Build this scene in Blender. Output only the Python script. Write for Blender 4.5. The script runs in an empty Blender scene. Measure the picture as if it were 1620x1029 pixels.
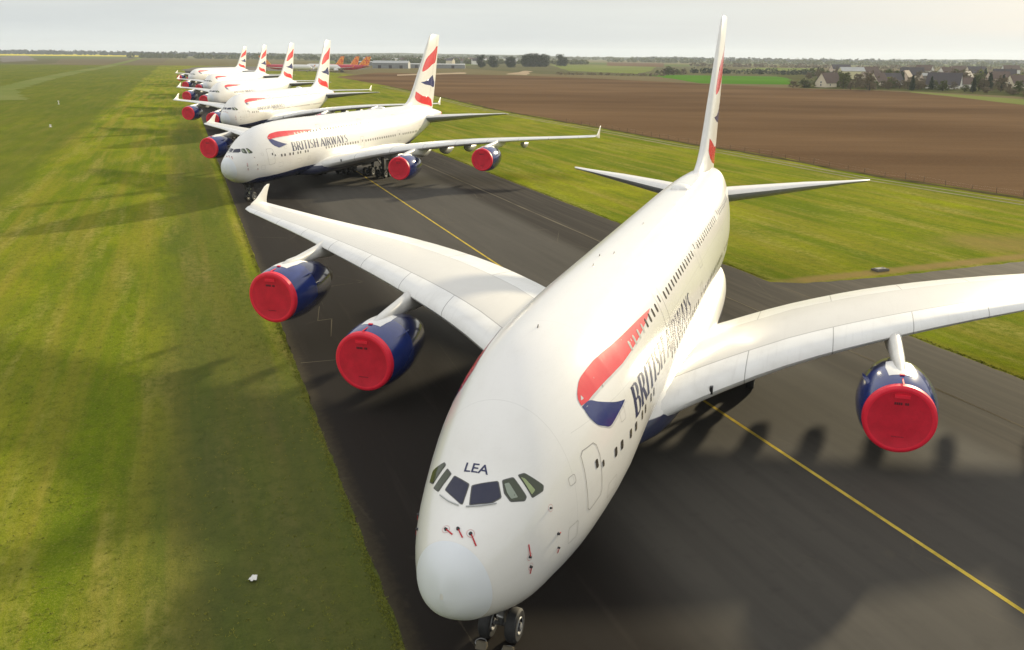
import bpy, bmesh, math, random
import numpy as np
from mathutils import Vector, Matrix
from mathutils.bvhtree import BVHTree

SC = bpy.context.scene
COL = SC.collection
rnd = random.Random(7)
PI = math.pi

# ------------------------------------------------------------------ camera
cd = bpy.data.cameras.new("camera")
cam = bpy.data.objects.new("camera", cd)
COL.objects.link(cam)
SC.camera = cam
PITCH, ROLL = -0.303, 0.010
_cp, _sp = math.cos(PITCH), math.sin(PITCH)
_cr, _sr = math.cos(ROLL), math.sin(ROLL)
fw = Vector((0, _cp, _sp)); rt = Vector((1, 0, 0)); up = Vector((0, -_sp, _cp))
r2 = _cr * rt + _sr * up; u2 = -_sr * rt + _cr * up
m = Matrix((r2, u2, -fw)).transposed().to_4x4()
m.translation = (0, 0, 20.247)
cam.matrix_world = m
cd.sensor_width = 36
cd.lens = 36 * 1378.05 / 1620
cd.shift_x = -91.9 / 1620
cd.shift_y = 4.86 / 1620
cd.clip_start = 0.5
cd.clip_end = 40000

# ------------------------------------------------------------------ light
SUN = Vector((1.95, 2.99, 1.0)).normalized()
ELEV = math.asin(SUN.z); AZ = math.atan2(SUN.x, SUN.y)
w = bpy.data.worlds.new("World"); SC.world = w; w.use_nodes = True
nt = w.node_tree; nt.nodes.clear()
o = nt.nodes.new("ShaderNodeOutputWorld"); bg = nt.nodes.new("ShaderNodeBackground")
sky = nt.nodes.new("ShaderNodeTexSky"); sky.sky_type = 'NISHITA'; sky.sun_disc = False
sky.sun_elevation = ELEV; sky.sun_rotation = AZ; sky.dust_density = 3.0; sky.air_density = 1.0
sky.altitude = 100
tc = nt.nodes.new("ShaderNodeTexCoord"); mp = nt.nodes.new("ShaderNodeMapping")
mp.inputs['Scale'].default_value = (1.2, 1.2, 16)
nz = nt.nodes.new("ShaderNodeTexNoise"); nz.inputs['Scale'].default_value = 2.2; nz.inputs['Detail'].default_value = 7
cr = nt.nodes.new("ShaderNodeValToRGB")
cr.color_ramp.elements[0].position = .30; cr.color_ramp.elements[0].color = (.94, .94, .94, 1)
cr.color_ramp.elements[1].position = .70; cr.color_ramp.elements[1].color = (.985, .985, .985, 1)
mx = nt.nodes.new("ShaderNodeMixRGB")
# cloud veil: dimmest at the horizon, brightest overhead, as an overcast sky is
g_sep = nt.nodes.new("ShaderNodeSeparateXYZ"); nt.links.new(tc.outputs['Generated'], g_sep.inputs[0])
veil = nt.nodes.new("ShaderNodeValToRGB"); nt.links.new(g_sep.outputs[2], veil.inputs[0])
ve = veil.color_ramp.elements
ve[0].position = .0; ve[0].color = (.64, .685, .69, 1)
ve[1].position = .9; ve[1].color = (.94, .94, .94, 1)
e_ = ve.new(.07); e_.color = (.69, .71, .685, 1)
e_ = ve.new(.35); e_.color = (.86, .855, .83, 1)
vm = nt.nodes.new("ShaderNodeMixRGB"); vm.blend_type = 'MULTIPLY'; vm.inputs[0].default_value = 1; vm.inputs[2].default_value = (9.6, 9.6, 9.6, 1)
cl2 = nt.nodes.new("ShaderNodeValToRGB"); nt.links.new(nz.outputs[0], cl2.inputs[0])
cl2.color_ramp.elements[0].position = .3; cl2.color_ramp.elements[0].color = (.90, .915, .94, 1); cl2.color_ramp.elements[1].position = .7; cl2.color_ramp.elements[1].color = (1.06, 1.055, 1.03, 1)
vm2 = nt.nodes.new("ShaderNodeMixRGB"); vm2.blend_type = 'MULTIPLY'; vm2.inputs[0].default_value = 1
nt.links.new(veil.outputs[0], vm.inputs[1]); nt.links.new(vm.outputs[0], vm2.inputs[1]); nt.links.new(cl2.outputs[0], vm2.inputs[2]); nt.links.new(vm2.outputs[0], mx.inputs[2])
nt.links.new(tc.outputs['Generated'], mp.inputs['Vector']); nt.links.new(mp.outputs[0], nz.inputs['Vector'])
nt.links.new(nz.outputs[0], cr.inputs[0]); nt.links.new(cr.outputs[0], mx.inputs[0])
nt.links.new(sky.outputs[0], mx.inputs[1]); nt.links.new(mx.outputs[0], bg.inputs[0])
bg.inputs[1].default_value = 0.088
nt.links.new(bg.outputs[0], o.inputs[0])
sl = bpy.data.lights.new("sun", 'SUN'); so = bpy.data.objects.new("sun", sl); COL.objects.link(so)
sl.energy = 5.0; sl.angle = math.radians(2.0); sl.color = (1.0, .86, .58)
so.rotation_euler = SUN.to_track_quat('Z', 'Y').to_euler(); so.location = (0, 0, 60)
vs = SC.view_settings; vs.view_transform = 'Standard'; vs.look = 'None'; vs.exposure = 0.38; vs.gamma = 1

# ------------------------------------------------------------------ helpers
def tag(o, label=None, cat=None, group=None, kind=None):
    if label: o['label'] = label
    if cat: o['category'] = cat
    if group: o['group'] = group
    if kind: o['kind'] = kind
    return o

def empty(name, loc, rz=0, label=None, cat=None, group=None):
    o = bpy.data.objects.new(name, None); COL.objects.link(o)
    o.location = loc; o.rotation_euler = (0, 0, rz); o.empty_display_size = 1
    return tag(o, label, cat, group)

class MB:
    def __init__(s): s.v = []; s.f = []; s.mi = []; s.uv = None
    def add(s, vs, fs, mi=0):
        b = len(s.v); s.v += [tuple(v) for v in vs]
        for f in fs: s.f.append(tuple(b + i for i in f)); s.mi.append(mi)
    def box(s, c, d, rz=0, mi=0):
        x, y, z = d[0] / 2, d[1] / 2, d[2] / 2; ca, sa = math.cos(rz), math.sin(rz)
        vs = []
        for sx, sy, sz in ((-1,-1,-1),(1,-1,-1),(1,1,-1),(-1,1,-1),(-1,-1,1),(1,-1,1),(1,1,1),(-1,1,1)):
            px, py = sx * x, sy * y
            vs.append((c[0] + px * ca - py * sa, c[1] + px * sa + py * ca, c[2] + sz * z))
        s.add(vs, [(0,3,2,1),(4,5,6,7),(0,1,5,4),(1,2,6,5),(2,3,7,6),(3,0,4,7)], mi)
    def tube(s, p, q, r0, r1=None, n=10, mi=0, cap=True):
        p = Vector(p); q = Vector(q); r1 = r0 if r1 is None else r1
        d = (q - p).normalized(); a = d.orthogonal().normalized(); b = d.cross(a)
        vs = []
        for c, r in ((p, r0), (q, r1)):
            for i in range(n):
                t = 2 * PI * i / n; vs.append(c + r * (math.cos(t) * a + math.sin(t) * b))
        fs = [(i, (i + 1) % n, n + (i + 1) % n, n + i) for i in range(n)]
        if cap: fs += [tuple(range(n - 1, -1, -1)), tuple(range(n, 2 * n))]
        s.add(vs, fs, mi)
    def lathe(s, c, axis, pr, n=40, mi=0):          # pr: list of (along, radius[, mat])
        c = Vector(c); d = Vector(axis).normalized(); a = d.orthogonal().normalized(); b = d.cross(a)
        vs = []
        for q in pr:
            for i in range(n):
                t = 2 * PI * i / n; vs.append(c + d * q[0] + max(q[1], 1e-4) * (math.cos(t) * a + math.sin(t) * b))
        base = len(s.v); s.v += [tuple(v) for v in vs]
        for k in range(len(pr) - 1):
            mm = pr[k][2] if len(pr[k]) > 2 else mi
            for i in range(n):
                j = (i + 1) % n
                s.f.append((base + k*n + i, base + k*n + j, base + (k+1)*n + j, base + (k+1)*n + i)); s.mi.append(mm)
    def loft(s, secs, closed=True, cap=True, mi=0):
        n = len(secs[0]); b = len(s.v)
        for sec in secs: s.v += [tuple(v) for v in sec]
        for k in range(len(secs) - 1):
            for i in range(n if closed else n - 1):
                j = (i + 1) % n
                s.f.append((b + k*n + i, b + k*n + j, b + (k+1)*n + j, b + (k+1)*n + i)); s.mi.append(mi)
        if cap:
            s.f.append(tuple(b + i for i in range(n - 1, -1, -1))); s.mi.append(mi)
            s.f.append(tuple(b + (len(secs) - 1) * n + i for i in range(n))); s.mi.append(mi)
    def mesh(s, name, mats, smooth=None):
        me = bpy.data.meshes.new(name); me.from_pydata(s.v, [], s.f); me.update()
        if not isinstance(mats, (list, tuple)): mats = [mats]
        for m in mats: me.materials.append(m)
        me.polygons.foreach_set('material_index', s.mi)
        bm = bmesh.new(); bm.from_mesh(me)
        if not getattr(s, 'nofix', False): bmesh.ops.recalc_face_normals(bm, faces=bm.faces)
        if smooth is not None:
            for f in bm.faces: f.smooth = True
            for e in bm.edges:
                if len(e.link_faces) == 2 and e.calc_face_angle(0) > math.radians(smooth): e.smooth = False
        bm.to_mesh(me); bm.free()
        return me
    def build(s, name, mats, parent=None, smooth=None):
        o = bpy.data.objects.new(name, s.mesh(name, mats, smooth)); COL.objects.link(o)
        if parent: o.parent = parent
        return o

def copy_tree(o, parent=None, skip=()):
    c = o.copy(); COL.objects.link(c); c.parent = parent
    for k in ('label', 'group', 'category'):
        if parent is None and k in c: del c[k]
    for ch in list(o.children):
        nm = ch.name.split('.')[0]
        if nm in skip: continue
        copy_tree(ch, c, skip)
    return c

# ------------------------------------------------------------------ materials
def mat(name, col=(.5, .5, .5), rough=.5, metal=0, spec=.5, coat=0):
    m = bpy.data.materials.new(name); m.use_nodes = True
    b = m.node_tree.nodes['Principled BSDF']
    b.inputs['Base Color'].default_value = (*col, 1); b.inputs['Roughness'].default_value = rough
    b.inputs['Metallic'].default_value = metal; b.inputs['Specular IOR Level'].default_value = spec
    b.inputs['Coat Weight'].default_value = coat; b.inputs['Coat Roughness'].default_value = .12
    return m, m.node_tree, b

class NT:
    """tiny node-graph writer"""
    def __init__(s, nt): s.nt = nt
    def n(s, t, **k):
        x = s.nt.nodes.new(t)
        for a, b in k.items(): setattr(x, a, b)
        return x
    def put(s, sock, v):
        if hasattr(v, 'is_linked') or hasattr(v, 'links'): s.nt.links.new(v, sock)
        else: sock.default_value = v
    def math(s, op, a, b=0.0, c=0.0):
        x = s.n('ShaderNodeMath', operation=op)
        s.put(x.inputs[0], a); s.put(x.inputs[1], b); s.put(x.inputs[2], c); return x.outputs[0]
    def mix(s, f, a, b, mode='MIX'):
        x = s.n('ShaderNodeMixRGB', blend_type=mode)
        for i, v in enumerate((f, a, b)):
            if isinstance(v, tuple) and len(v) == 3: v = (*v, 1)
            s.put(x.inputs[i], v)
        return x.outputs[0]
    def obj(s): return s.n('ShaderNodeTexCoord').outputs['Object']
    def map(s, v, sc=(1, 1, 1), rot=0, loc=(0, 0, 0)):
        x = s.n('ShaderNodeMapping'); s.put(x.inputs[0], v)
        x.inputs['Scale'].default_value = sc; x.inputs['Rotation'].default_value = (0, 0, rot)
        x.inputs['Location'].default_value = loc; return x.outputs[0]
    def noise(s, v, sc=1, det=4, rough=.55, dist=0):
        x = s.n('ShaderNodeTexNoise'); s.put(x.inputs['Vector'], v); x.inputs['Scale'].default_value = sc
        x.inputs['Detail'].default_value = det; x.inputs['Roughness'].default_value = rough
        x.inputs['Distortion'].default_value = dist; return x.outputs[0]
    def ramp(s, v, *st):
        x = s.n('ShaderNodeValToRGB'); s.put(x.inputs[0], v); e = x.color_ramp.elements
        while len(e) < len(st): e.new(.5)
        for i, (p, c) in enumerate(st):
            e[i].position = p; e[i].color = (c, c, c, 1) if isinstance(c, (int, float)) else (*c, 1)
        return x.outputs[0]
    def sep(s, v):
        x = s.n('ShaderNodeSeparateXYZ'); s.put(x.inputs[0], v); return x.outputs
    def step(s, v, a, b):      # smooth 0..1 from a to b
        x = s.n('ShaderNodeMapRange', interpolation_type='SMOOTHSTEP'); s.put(x.inputs[0], v)
        x.inputs[1].default_value = a; x.inputs[2].default_value = b; return x.outputs[0]
    def bump(s, h, st=.3, d=.02):
        x = s.n('ShaderNodeBump'); s.put(x.inputs['Height'], h); x.inputs['Strength'].default_value = st
        x.inputs['Distance'].default_value = d; return x.outputs[0]

def simple(name, col, rough=.5, metal=0, var=.12, sc=3, spec=.5, coat=0, bump=0):
    m, nt, b = mat(name, col, rough, metal, spec, coat); g = NT(nt)
    n = g.noise(g.obj(), sc, 5)
    lo = tuple(c * (1 - var) for c in col); hi = tuple(min(1, c * (1 + var)) for c in col)
    g.put(b.inputs['Base Color'], g.ramp(n, (.3, lo), (.7, hi)))
    if bump: g.put(b.inputs['Normal'], g.bump(n, bump, .03))
    return m

WHITE = (.79, .775, .745)
# fuselage paint: white with navy belly, faint seams and dirt
def fuselage_mat(navy=True):
    m, nt, b = mat('fuselage_paint', WHITE, .22, 0, .5, .3); g = NT(nt)
    co = g.obj(); x, y, z = g.sep(co)
    # frame joints every few metres (very faint) and lap joints
    dirt = g.noise(g.map(co, (.35, 1, 1.3)), 1.1, 6)
    col = g.mix(g.ramp(dirt, (.48, 0.0), (.75, .35)), WHITE, (.72, .70, .66))
    fine = g.noise(g.map(co, (.6, 3, 5)), 3, 5)
    col = g.mix(g.ramp(fine, (.55, 0.0), (.8, .25)), col, (.66, .64, .60))
    fx = g.math('FRACT', g.math('MULTIPLY', x, 1 / 5.3)); seam = g.math('LESS_THAN', fx, .0032)
    lap = g.math('LESS_THAN', g.math('ABSOLUTE', g.math('SUBTRACT', z, 7.98)), .010)
    seam = g.math('MAXIMUM', seam, g.math('MULTIPLY', lap, g.math('LESS_THAN', x, -6.0)))
    col = g.mix(g.math('MULTIPLY', seam, .35), col, (.40, .39, .37))
    if navy:
        zt = g.math('MULTIPLY_ADD', g.step(x, -15., -5.0), -.40, 3.85)
        zt = g.math('MULTIPLY_ADD', g.step(x, -4.6, -1.6), -.85, zt)
        zt = g.math('MULTIPLY_ADD', g.step(x, -44., -72.), 3.6, zt)
        nv = g.math('LESS_THAN', z, zt)
        col = g.mix(nv, col, (.012, .02, .085))
    g.put(b.inputs['Base Color'], col)
    g.put(b.inputs['Normal'], g.bump(g.noise(co, 1.3, 2), .05, .03))
    return m
M = {}
M['fus'] = fuselage_mat()
def wing_mat():
    m, nt, b = mat('wing_paint', WHITE, .3, 0, .5, .2); g = NT(nt)
    uv = g.n('ShaderNodeUVMap').outputs[0]; c, y, _ = g.sep(uv)
    co = g.obj()
    base = g.mix(g.math('GREATER_THAN', g.math('ABSOLUTE', g.math('SUBTRACT', c, .42)), .255), (.60, .585, .55), (.77, .765, .74))
    dirt = g.noise(g.map(co, (.5, .5, .5), .7), 1.3, 6)
    base = g.mix(g.ramp(dirt, (.45, 0.0), (.78, .4)), base, (.55, .53, .49))
    st = g.noise(g.map(co, (.35, 5, 1), 0), 1.0, 4)
    base = g.mix(g.ramp(st, (.55, 0.0), (.8, .2)), base, (.42, .40, .37))
    ln = g.math('LESS_THAN', g.math('ABSOLUTE', g.math('SUBTRACT', c, .165)), .0035)
    l2 = g.math('LESS_THAN', g.math('ABSOLUTE', g.math('SUBTRACT', c, .675)), .0030)
    l3 = g.math('LESS_THAN', g.math('FRACT', g.math('MULTIPLY', g.math('ADD', y, 1.7), 1 / 4.35)), .012)
    l3 = g.math('MULTIPLY', l3, g.math('GREATER_THAN', g.math('ABSOLUTE', g.math('SUBTRACT', c, .42)), .255))
    l = g.math('MAXIMUM', g.math('MAXIMUM', ln, l2), l3)
    base = g.mix(g.math('MULTIPLY', l, .7), base, (.16, .15, .14))
    g.put(b.inputs['Base Color'], base)
    return m
M['wing'] = wing_mat()
M['white'] = simple('white_paint', WHITE, .28, var=.04, sc=1.5, coat=.2)
M['radome'] = simple('radome_paint', (.73, .76, .80), .38, var=.02, sc=1)
M['grey'] = simple('grey_fairing_paint', (.40, .41, .42), .4, var=.1)
M['fairgrey'] = simple('fairing_grey_paint', (.45, .455, .46), .4, var=.1)
M['under'] = simple('underside_grey', (.26, .27, .29), .4, var=.1)  # darker grey for lower wing and tailplane faces and flap fairings
M['navy'] = simple('navy_gloss_paint', (.018, .035, .17), .16, var=.15, sc=1.2, coat=.6)
M['black'] = simple('black_rubber', (.02, .02, .02), .7, var=.3, sc=8)
M['dark'] = simple('dark_metal', (.05, .05, .055), .4, metal=.6, var=.3)
M['darkcowl'] = simple('dark_navy_reverser_paint', (.012, .016, .05), .2, var=.2, coat=.5)
M['steel'] = simple('steel', (.55, .55, .55), .3, metal=.9, var=.15)
M['titan'] = simple('exhaust_metal', (.16, .14, .12), .45, metal=.8, var=.3)
M['gearpaint'] = simple('shade_darkened_gear', (.07, .07, .07), .5, var=.3)  # gear colour darkened, the shade below the aircraft is put into it
M['hub'] = simple('wheel_hub_grey', (.26, .26, .255), .45, var=.15)
M['liv_red'] = simple('livery_red', (.68, .028, .035), .25, var=.05, sc=1, coat=.3)
M['liv_blue'] = simple('livery_navy', (.018, .03, .15), .25, var=.05, sc=1, coat=.3)
M['liv_grey'] = simple('livery_silver', (.55, .55, .55), .3, var=.05, sc=1)
M['text'] = simple('lettering_navy', (.025, .03, .09), .3, var=.05)
M['line'] = simple('seam_line', (.30, .29, .28), .5, var=.1)
M['tag_red'] = simple('cover_ribbon_red', (.48, .02, .03), .7, var=.1)
M['winframe'] = simple('window_frame', (.32, .32, .32), .4, var=.1)
def cover_mat():
    m, nt, b = mat('intake_cover_red', (.62, .012, .035), .55, 0, .4); g = NT(nt)
    co = g.obj(); n = g.noise(co, 1.4, 5); n2 = g.noise(co, 9, 4)
    g.put(b.inputs['Base Color'], g.mix(g.ramp(n2, (.5, 0.), (.8, .3)), g.ramp(n, (.3, (.56, .010, .030)), (.7, (.72, .016, .044))), (.40, .012, .03)))
    g.put(b.inputs['Normal'], g.bump(n, .25, .12)); return m
M['cover'] = cover_mat()
M['cover_rim'] = simple('cover_rim_red', (.82, .014, .045), .5, var=.06)
def glass_mat(name, col, rough=.05):
    m, nt, b = mat(name, col, rough, 0, .5, 0.0); return m
M['seal'] = simple('window_seal', (.09, .09, .085), .5, var=.2)
M['glass'] = glass_mat('cockpit_glass', (.02, .022, .05), .06)
M['glass2'] = glass_mat('side_cockpit_glass', (.055, .065, .04), .1)
M['blind'] = simple('window_blind_green', (.30, .36, .17), .35, var=.2, sc=2)
M['blind2'] = simple('window_blind_pale', (.27, .31, .25), .35, var=.15, sc=2)
M['cabwin'] = glass_mat('cabin_glass', (.07, .06, .05), .12)

# ------------------------------------------------------------------ A-frame of the big airliner (s aft of nose, y to port, z up)
ST = np.array([
[0.0,5.05,5.05,0.0,5.00],[0.06,4.66,5.495,0.22,4.99],[0.25,4.25,5.94,0.64,4.99],[0.6,3.89,6.353,1.0,4.98],
[1.1,3.53,6.72,1.31,4.98],[1.8,3.18,7.114,1.672,5.03],[2.6,2.87,7.576,1.999,5.09],[3.4,2.63,8.154,2.25,5.15],
[4.3,2.49,8.738,2.48,5.23],[5.5,2.38,9.307,2.775,5.35],[7.0,2.33,9.835,3.07,5.53],[9.0,2.33,10.31,3.32,5.74],
[11.5,2.35,10.52,3.56,5.95],[14.5,2.35,10.70,3.57,5.97],[18,2.35,10.76,3.57,5.98],[44,2.35,10.76,3.57,5.98],
[48,2.55,10.76,3.53,6.05],[52,3.15,10.75,3.35,6.35],[56,4.05,10.70,2.98,6.9],[60,5.05,10.58,2.45,7.45],
[64,6.05,10.30,1.85,7.95],[68,7.0,9.65,1.15,8.3],[71,7.7,9.1,.62,8.4],[72.4,8.05,8.78,.36,8.42]])
def pchip(x, y, q):
    h = np.diff(x); d = np.diff(y) / h; mm = np.zeros_like(y)
    for i in range(1, len(x) - 1):
        if d[i-1] * d[i] > 0:
            w1 = 2 * h[i] + h[i-1]; w2 = h[i] + 2 * h[i-1]; mm[i] = (w1 + w2) / (w1 / d[i-1] + w2 / d[i])
    mm[0] = d[0]; mm[-1] = d[-1]
    i = np.clip(np.searchsorted(x, q) - 1, 0, len(h) - 1); t = (q - x[i]) / h[i]
    return (2*t**3-3*t**2+1)*y[i] + (t**3-2*t**2+t)*h[i]*mm[i] + (-2*t**3+3*t**2)*y[i+1] + (t**3-t**2)*h[i]*mm[i+1]
def prof(s):
    u = np.sqrt(s); x = np.sqrt(ST[:, 0]); return [float(pchip(x, ST[:, k], u)) for k in (1, 2, 3, 4)]
def section(s, n=64):
    zb, zt, ww, zc = prof(s); out = []; p = 2 / 2.04
    for i in range(n):
        t = 2 * PI * i / n; c, d = math.cos(t), math.sin(t)
        q = p if d > 0 else 2 / (2.04 + .50 * min(1, max(0, (s - .3) / 2.5)) * (1 - min(1, max(0, (s - 9) / 6))))
        y = ww * math.copysign(abs(c) ** q, c); k = math.copysign(abs(d) ** q, d)
        out.append((-s, y, zc + (k * (zt - zc) if k > 0 else k * (zc - zb))))
    return out

root = empty('airliner', (0, 0, 0))
fm = MB()
ss = [0.004, .03, .08, .16, .28, .45, .65, .9, 1.2, 1.55, 1.95, 2.4, 2.85, 3.3, 3.8, 4.4, 5, 5.7, 6.5, 7.5, 8.6, 10, 11.5, 13, 15, 17.5] + \
     [20 + 2.5 * i for i in range(10)] + [45, 47, 49, 51, 53, 55, 57, 59, 61, 63, 65, 67, 69, 70.5, 71.6, 72.4]
fm.loft([section(s) for s in ss])
fus = fm.build('fuselage', M['fus'], root, smooth=50)
_bm = bmesh.new(); _bm.from_mesh(fus.data); BVH = BVHTree.FromBMesh(_bm); _bm.free()

def grid_cut(bm, axis_n, vals):
    for v in vals:
        g = list(bm.verts) + list(bm.edges) + list(bm.faces)
        bmesh.ops.bisect_plane(bm, geom=g, plane_co=Vector(axis_n) * v, plane_no=axis_n)
def project(bm, bvh, fn, off):
    """fn(co)->(origin, direction or None): cast onto the surface and lift by off"""
    for v in bm.verts:
        o, d = fn(v.co)
        if d is None: loc, nor, i, dist = bvh.find_nearest(o)
        else:
            loc, nor, i, dist = bvh.ray_cast(o, d)
            if loc is None: loc, nor, i, dist = bvh.find_nearest(o + d * 8)
            if nor.dot(d) > 0: nor = -nor
        v.co = loc + nor * off
def poly_bm(polys, mis=None):
    bm = bmesh.new()
    for k, p in enumerate(polys):
        vs = [bm.verts.new((a, b, 0)) for a, b in p]
        f = bm.faces.new(vs); f.material_index = mis[k] if mis else 0
    bmesh.ops.triangulate(bm, faces=bm.faces)
    return bm
def finish(bm, name, mats, parent, flip=None):
    for f in bm.faces: f.smooth = True
    me = bpy.data.meshes.new(name); bm.to_mesh(me); bm.free()
    for m_ in (mats if isinstance(mats, (list, tuple)) else [mats]): me.materials.append(m_)
    o = bpy.data.objects.new(name, me); COL.objects.link(o); o.parent = parent; return o
def side_decal(name, polys, mats, parent, side=1, off=.012, step=.3, bvh=None, mis=None):
    """polygons given as (s, z) seen from the side"""
    bm = poly_bm(polys, mis)
    xs = [v.co.x for v in bm.verts]; ys = [v.co.y for v in bm.verts]
    if step:
        grid_cut(bm, (1, 0, 0), np.arange(math.floor(min(xs) / step) * step + step * .5, max(xs), step))
        grid_cut(bm, (0, 1, 0), np.arange(math.floor(min(ys) / step) * step + step * .5, max(ys), step))
    project(bm, bvh or BVH, lambda c: (Vector((-c.x, side * 8, c.y)), Vector((0, -side, 0))), off)
    return finish(bm, name, mats, parent)
def near_decal(name, pts, mats, parent, off=.012, step=.25, polys2=None, bvh=None, round_=.06, mis=None):
    """polygon of 3-D corner points (s,y,z) close to the surface"""
    P = [Vector((-a, b, c)) for a, b, c in pts]
    c = sum(P, Vector()) / len(P); nrm = Vector()
    for i in range(len(P)): nrm += (P[i] - c).cross(P[(i + 1) % len(P)] - c)
    nrm.normalize(); e1 = (P[1] - P[0]).normalized(); e1 = (e1 - e1.dot(nrm) * nrm).normalized(); e2 = nrm.cross(e1)
    def to2(q): return ((q - c).dot(e1), (q - c).dot(e2))
    def rounded(L, r):
        out = []
        n = len(L)
        for i in range(n):
            p = Vector(L[i]); a = Vector(L[i - 1]) - p; b = Vector(L[(i + 1) % n]) - p
            ra = min(r, a.length * .4); rb = min(r, b.length * .4)
            A = p + a.normalized() * ra; B = p + b.normalized() * rb
            for t in (0, .25, .5, .75, 1): out.append(tuple((1-t)**2 * A + 2*t*(1-t) * p + t*t * B))
        return out
    polys = [rounded([to2(q) for q in P], round_)]
    if polys2:
        for pp in polys2: polys.append(rounded([to2(Vector((-a, b, cc))) for a, b, cc in pp], round_ * .6))
    objs = []
    for k, pl in enumerate(polys):
        bm = poly_bm([pl], [k])
        xs = [v.co.x for v in bm.verts]; ys = [v.co.y for v in bm.verts]
        grid_cut(bm, (1, 0, 0), np.arange(min(xs) + step / 2, max(xs), step))
        grid_cut(bm, (0, 1, 0), np.arange(min(ys) + step / 2, max(ys), step))
        project(bm, bvh or BVH, lambda q: (c + e1 * q.x + e2 * q.y, None), off + .004 * k)
        objs.append(bm)
    if len(objs) > 1:
        me = bpy.data.meshes.new('t'); objs[1].to_mesh(me); objs[0].from_mesh(me); objs[1].free()
    return finish(objs[0], name, mats, parent)
def side_strip(name, pts, wd, mats, parent, side=1, off=.011, closed=False, polys=False, zref=None):
    n = len(pts); out = []
    rng = range(n) if closed else range(n - 1)
    for i in rng:
        a = Vector(pts[i]); b = Vector(pts[(i + 1) % n]); d = (b - a)
        if d.length < 1e-6: continue
        k = d.normalized().orthogonal() * wd / 2; e = d.normalized() * wd / 2
        out.append([tuple(a - e + k), tuple(a - e - k), tuple(b + e - k), tuple(b + e + k)])
    if polys: return out
    return side_decal(name, out, mats, parent, side, off, .3)
def rrect(x0, x1, z0, z1, r):
    out = []
    for cx, cz, a0 in ((x1 - r, z1 - r, 0), (x0 + r, z1 - r, 90), (x0 + r, z0 + r, 180), (x1 - r, z0 + r, 270)):
        for k in range(4):
            a = math.radians(a0 + 30 * k); out.append((cx + r * math.cos(a), cz + r * math.sin(a)))
    return out

# radome cap: own mesh just proud of the fuselage skin
bm = bmesh.new(); _t = MB(); 
_t.loft([[Vector((-s, y, z)) for s, y, z in [(-q[0], q[1], q[2]) for q in section(s_)]] for s_ in (0.004,.02,.05,.1,.16,.22,.3,.38,.46,.54,.62,.70,.78,.88,1,1.15,1.3)], cap=False)
me_ = _t.mesh('t', M['radome']); bm.from_mesh(me_)
# cut the cap with a tilted plane so that its rim sits like the real one
bmesh.ops.bisect_plane(bm, geom=list(bm.verts)+list(bm.edges)+list(bm.faces), plane_co=(-.74, 0, 6.46), plane_no=(-1, 0, .13), clear_outer=True)
bm.normal_update()
for v in bm.verts: v.co += v.normal * .012
bmesh.ops.recalc_face_normals(bm, faces=bm.faces)
finish(bm, 'radome', M['radome'], root)

# cockpit windows ------------------------------------------------------
c2 = [(2.42,.08,7.46),(2.79,.77,7.52),(2.46,.99,7.17),(2.17,.77,7.12),(1.86,.22,7.12)]
c1 = [(2.44,-.05,7.47),(1.83,-.03,7.14),(1.86,-.12,7.13),(2.36,-.80,7.22),(2.72,-.63,7.54)]
c3 = [(2.89,.91,7.52),(3.14,1.18,7.53),(3.07,1.61,6.99),(2.94,1.59,6.92),(2.6,1.27,7.03),(2.65,1.07,7.24)]
c3b = [(2.84,.98,7.46),(2.96,1.08,7.45),(2.82,1.44,7.08),(2.64,1.27,7.08),(2.69,1.12,7.22)]
c4 = [(3.31,1.29,7.56),(3.5,1.45,7.55),(3.82,1.92,7.05),(3.70,1.97,6.94),(3.25,1.76,6.91)]
c4b = [(3.32,1.35,7.50),(3.38,1.48,7.46),(3.45,1.80,7.06),(3.27,1.72,6.97)]
c5 = [(3.05,-1.03,7.57),(2.82,-.80,7.53),(2.45,-1.07,7.10),(2.73,-1.36,7.04)]
c6 = [(3.36,-1.27,7.61),(3.22,-1.16,7.61),(2.93,-1.47,7.07),(3.20,-1.70,6.97),(3.55,-1.68,7.15)]
def grow(L, k):
    c = [sum(q[i] for q in L) / len(L) for i in range(3)]
    out = []
    for q in L:
        d = Vector(q) - Vector(c); out.append(tuple(Vector(c) + d * (1 + k / d.length)))
    return out
for L, L2, mm in ((c2, None, [M['glass']]), (c1, None, [M['glass']]), (c3, c3b, [M['glass2'], M['blind2']]), (c4, c4b, [M['glass2'], M['blind']]), (c5, None, [M['glass2']]), (c6, None, [M['glass2']])):
    o_ = near_decal('cockpit_window', L, mm, root, .016, .2, [L2] if L2 else None)
    near_decal('window_seal', grow(L, .045), M['seal'], o_, .009, .2)
# window surround line under the windscreen + wipers
for sgn in (1, -1):
    mb = MB()
    P = [(1.77, .12, 7.08), (1.93, .5, 7.07), (2.26, .9, 7.05)]
    pts = [BVH.find_nearest(Vector((-a, sgn * b, c))) for a, b, c in P]
    pts = [p[0] + p[1] * .04 for p in pts]
    for a, b in zip(pts, pts[1:]): mb.tube(a, b, .022, n=6)
    mb.build('wiper', M['grey'], root, smooth=40)

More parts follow.
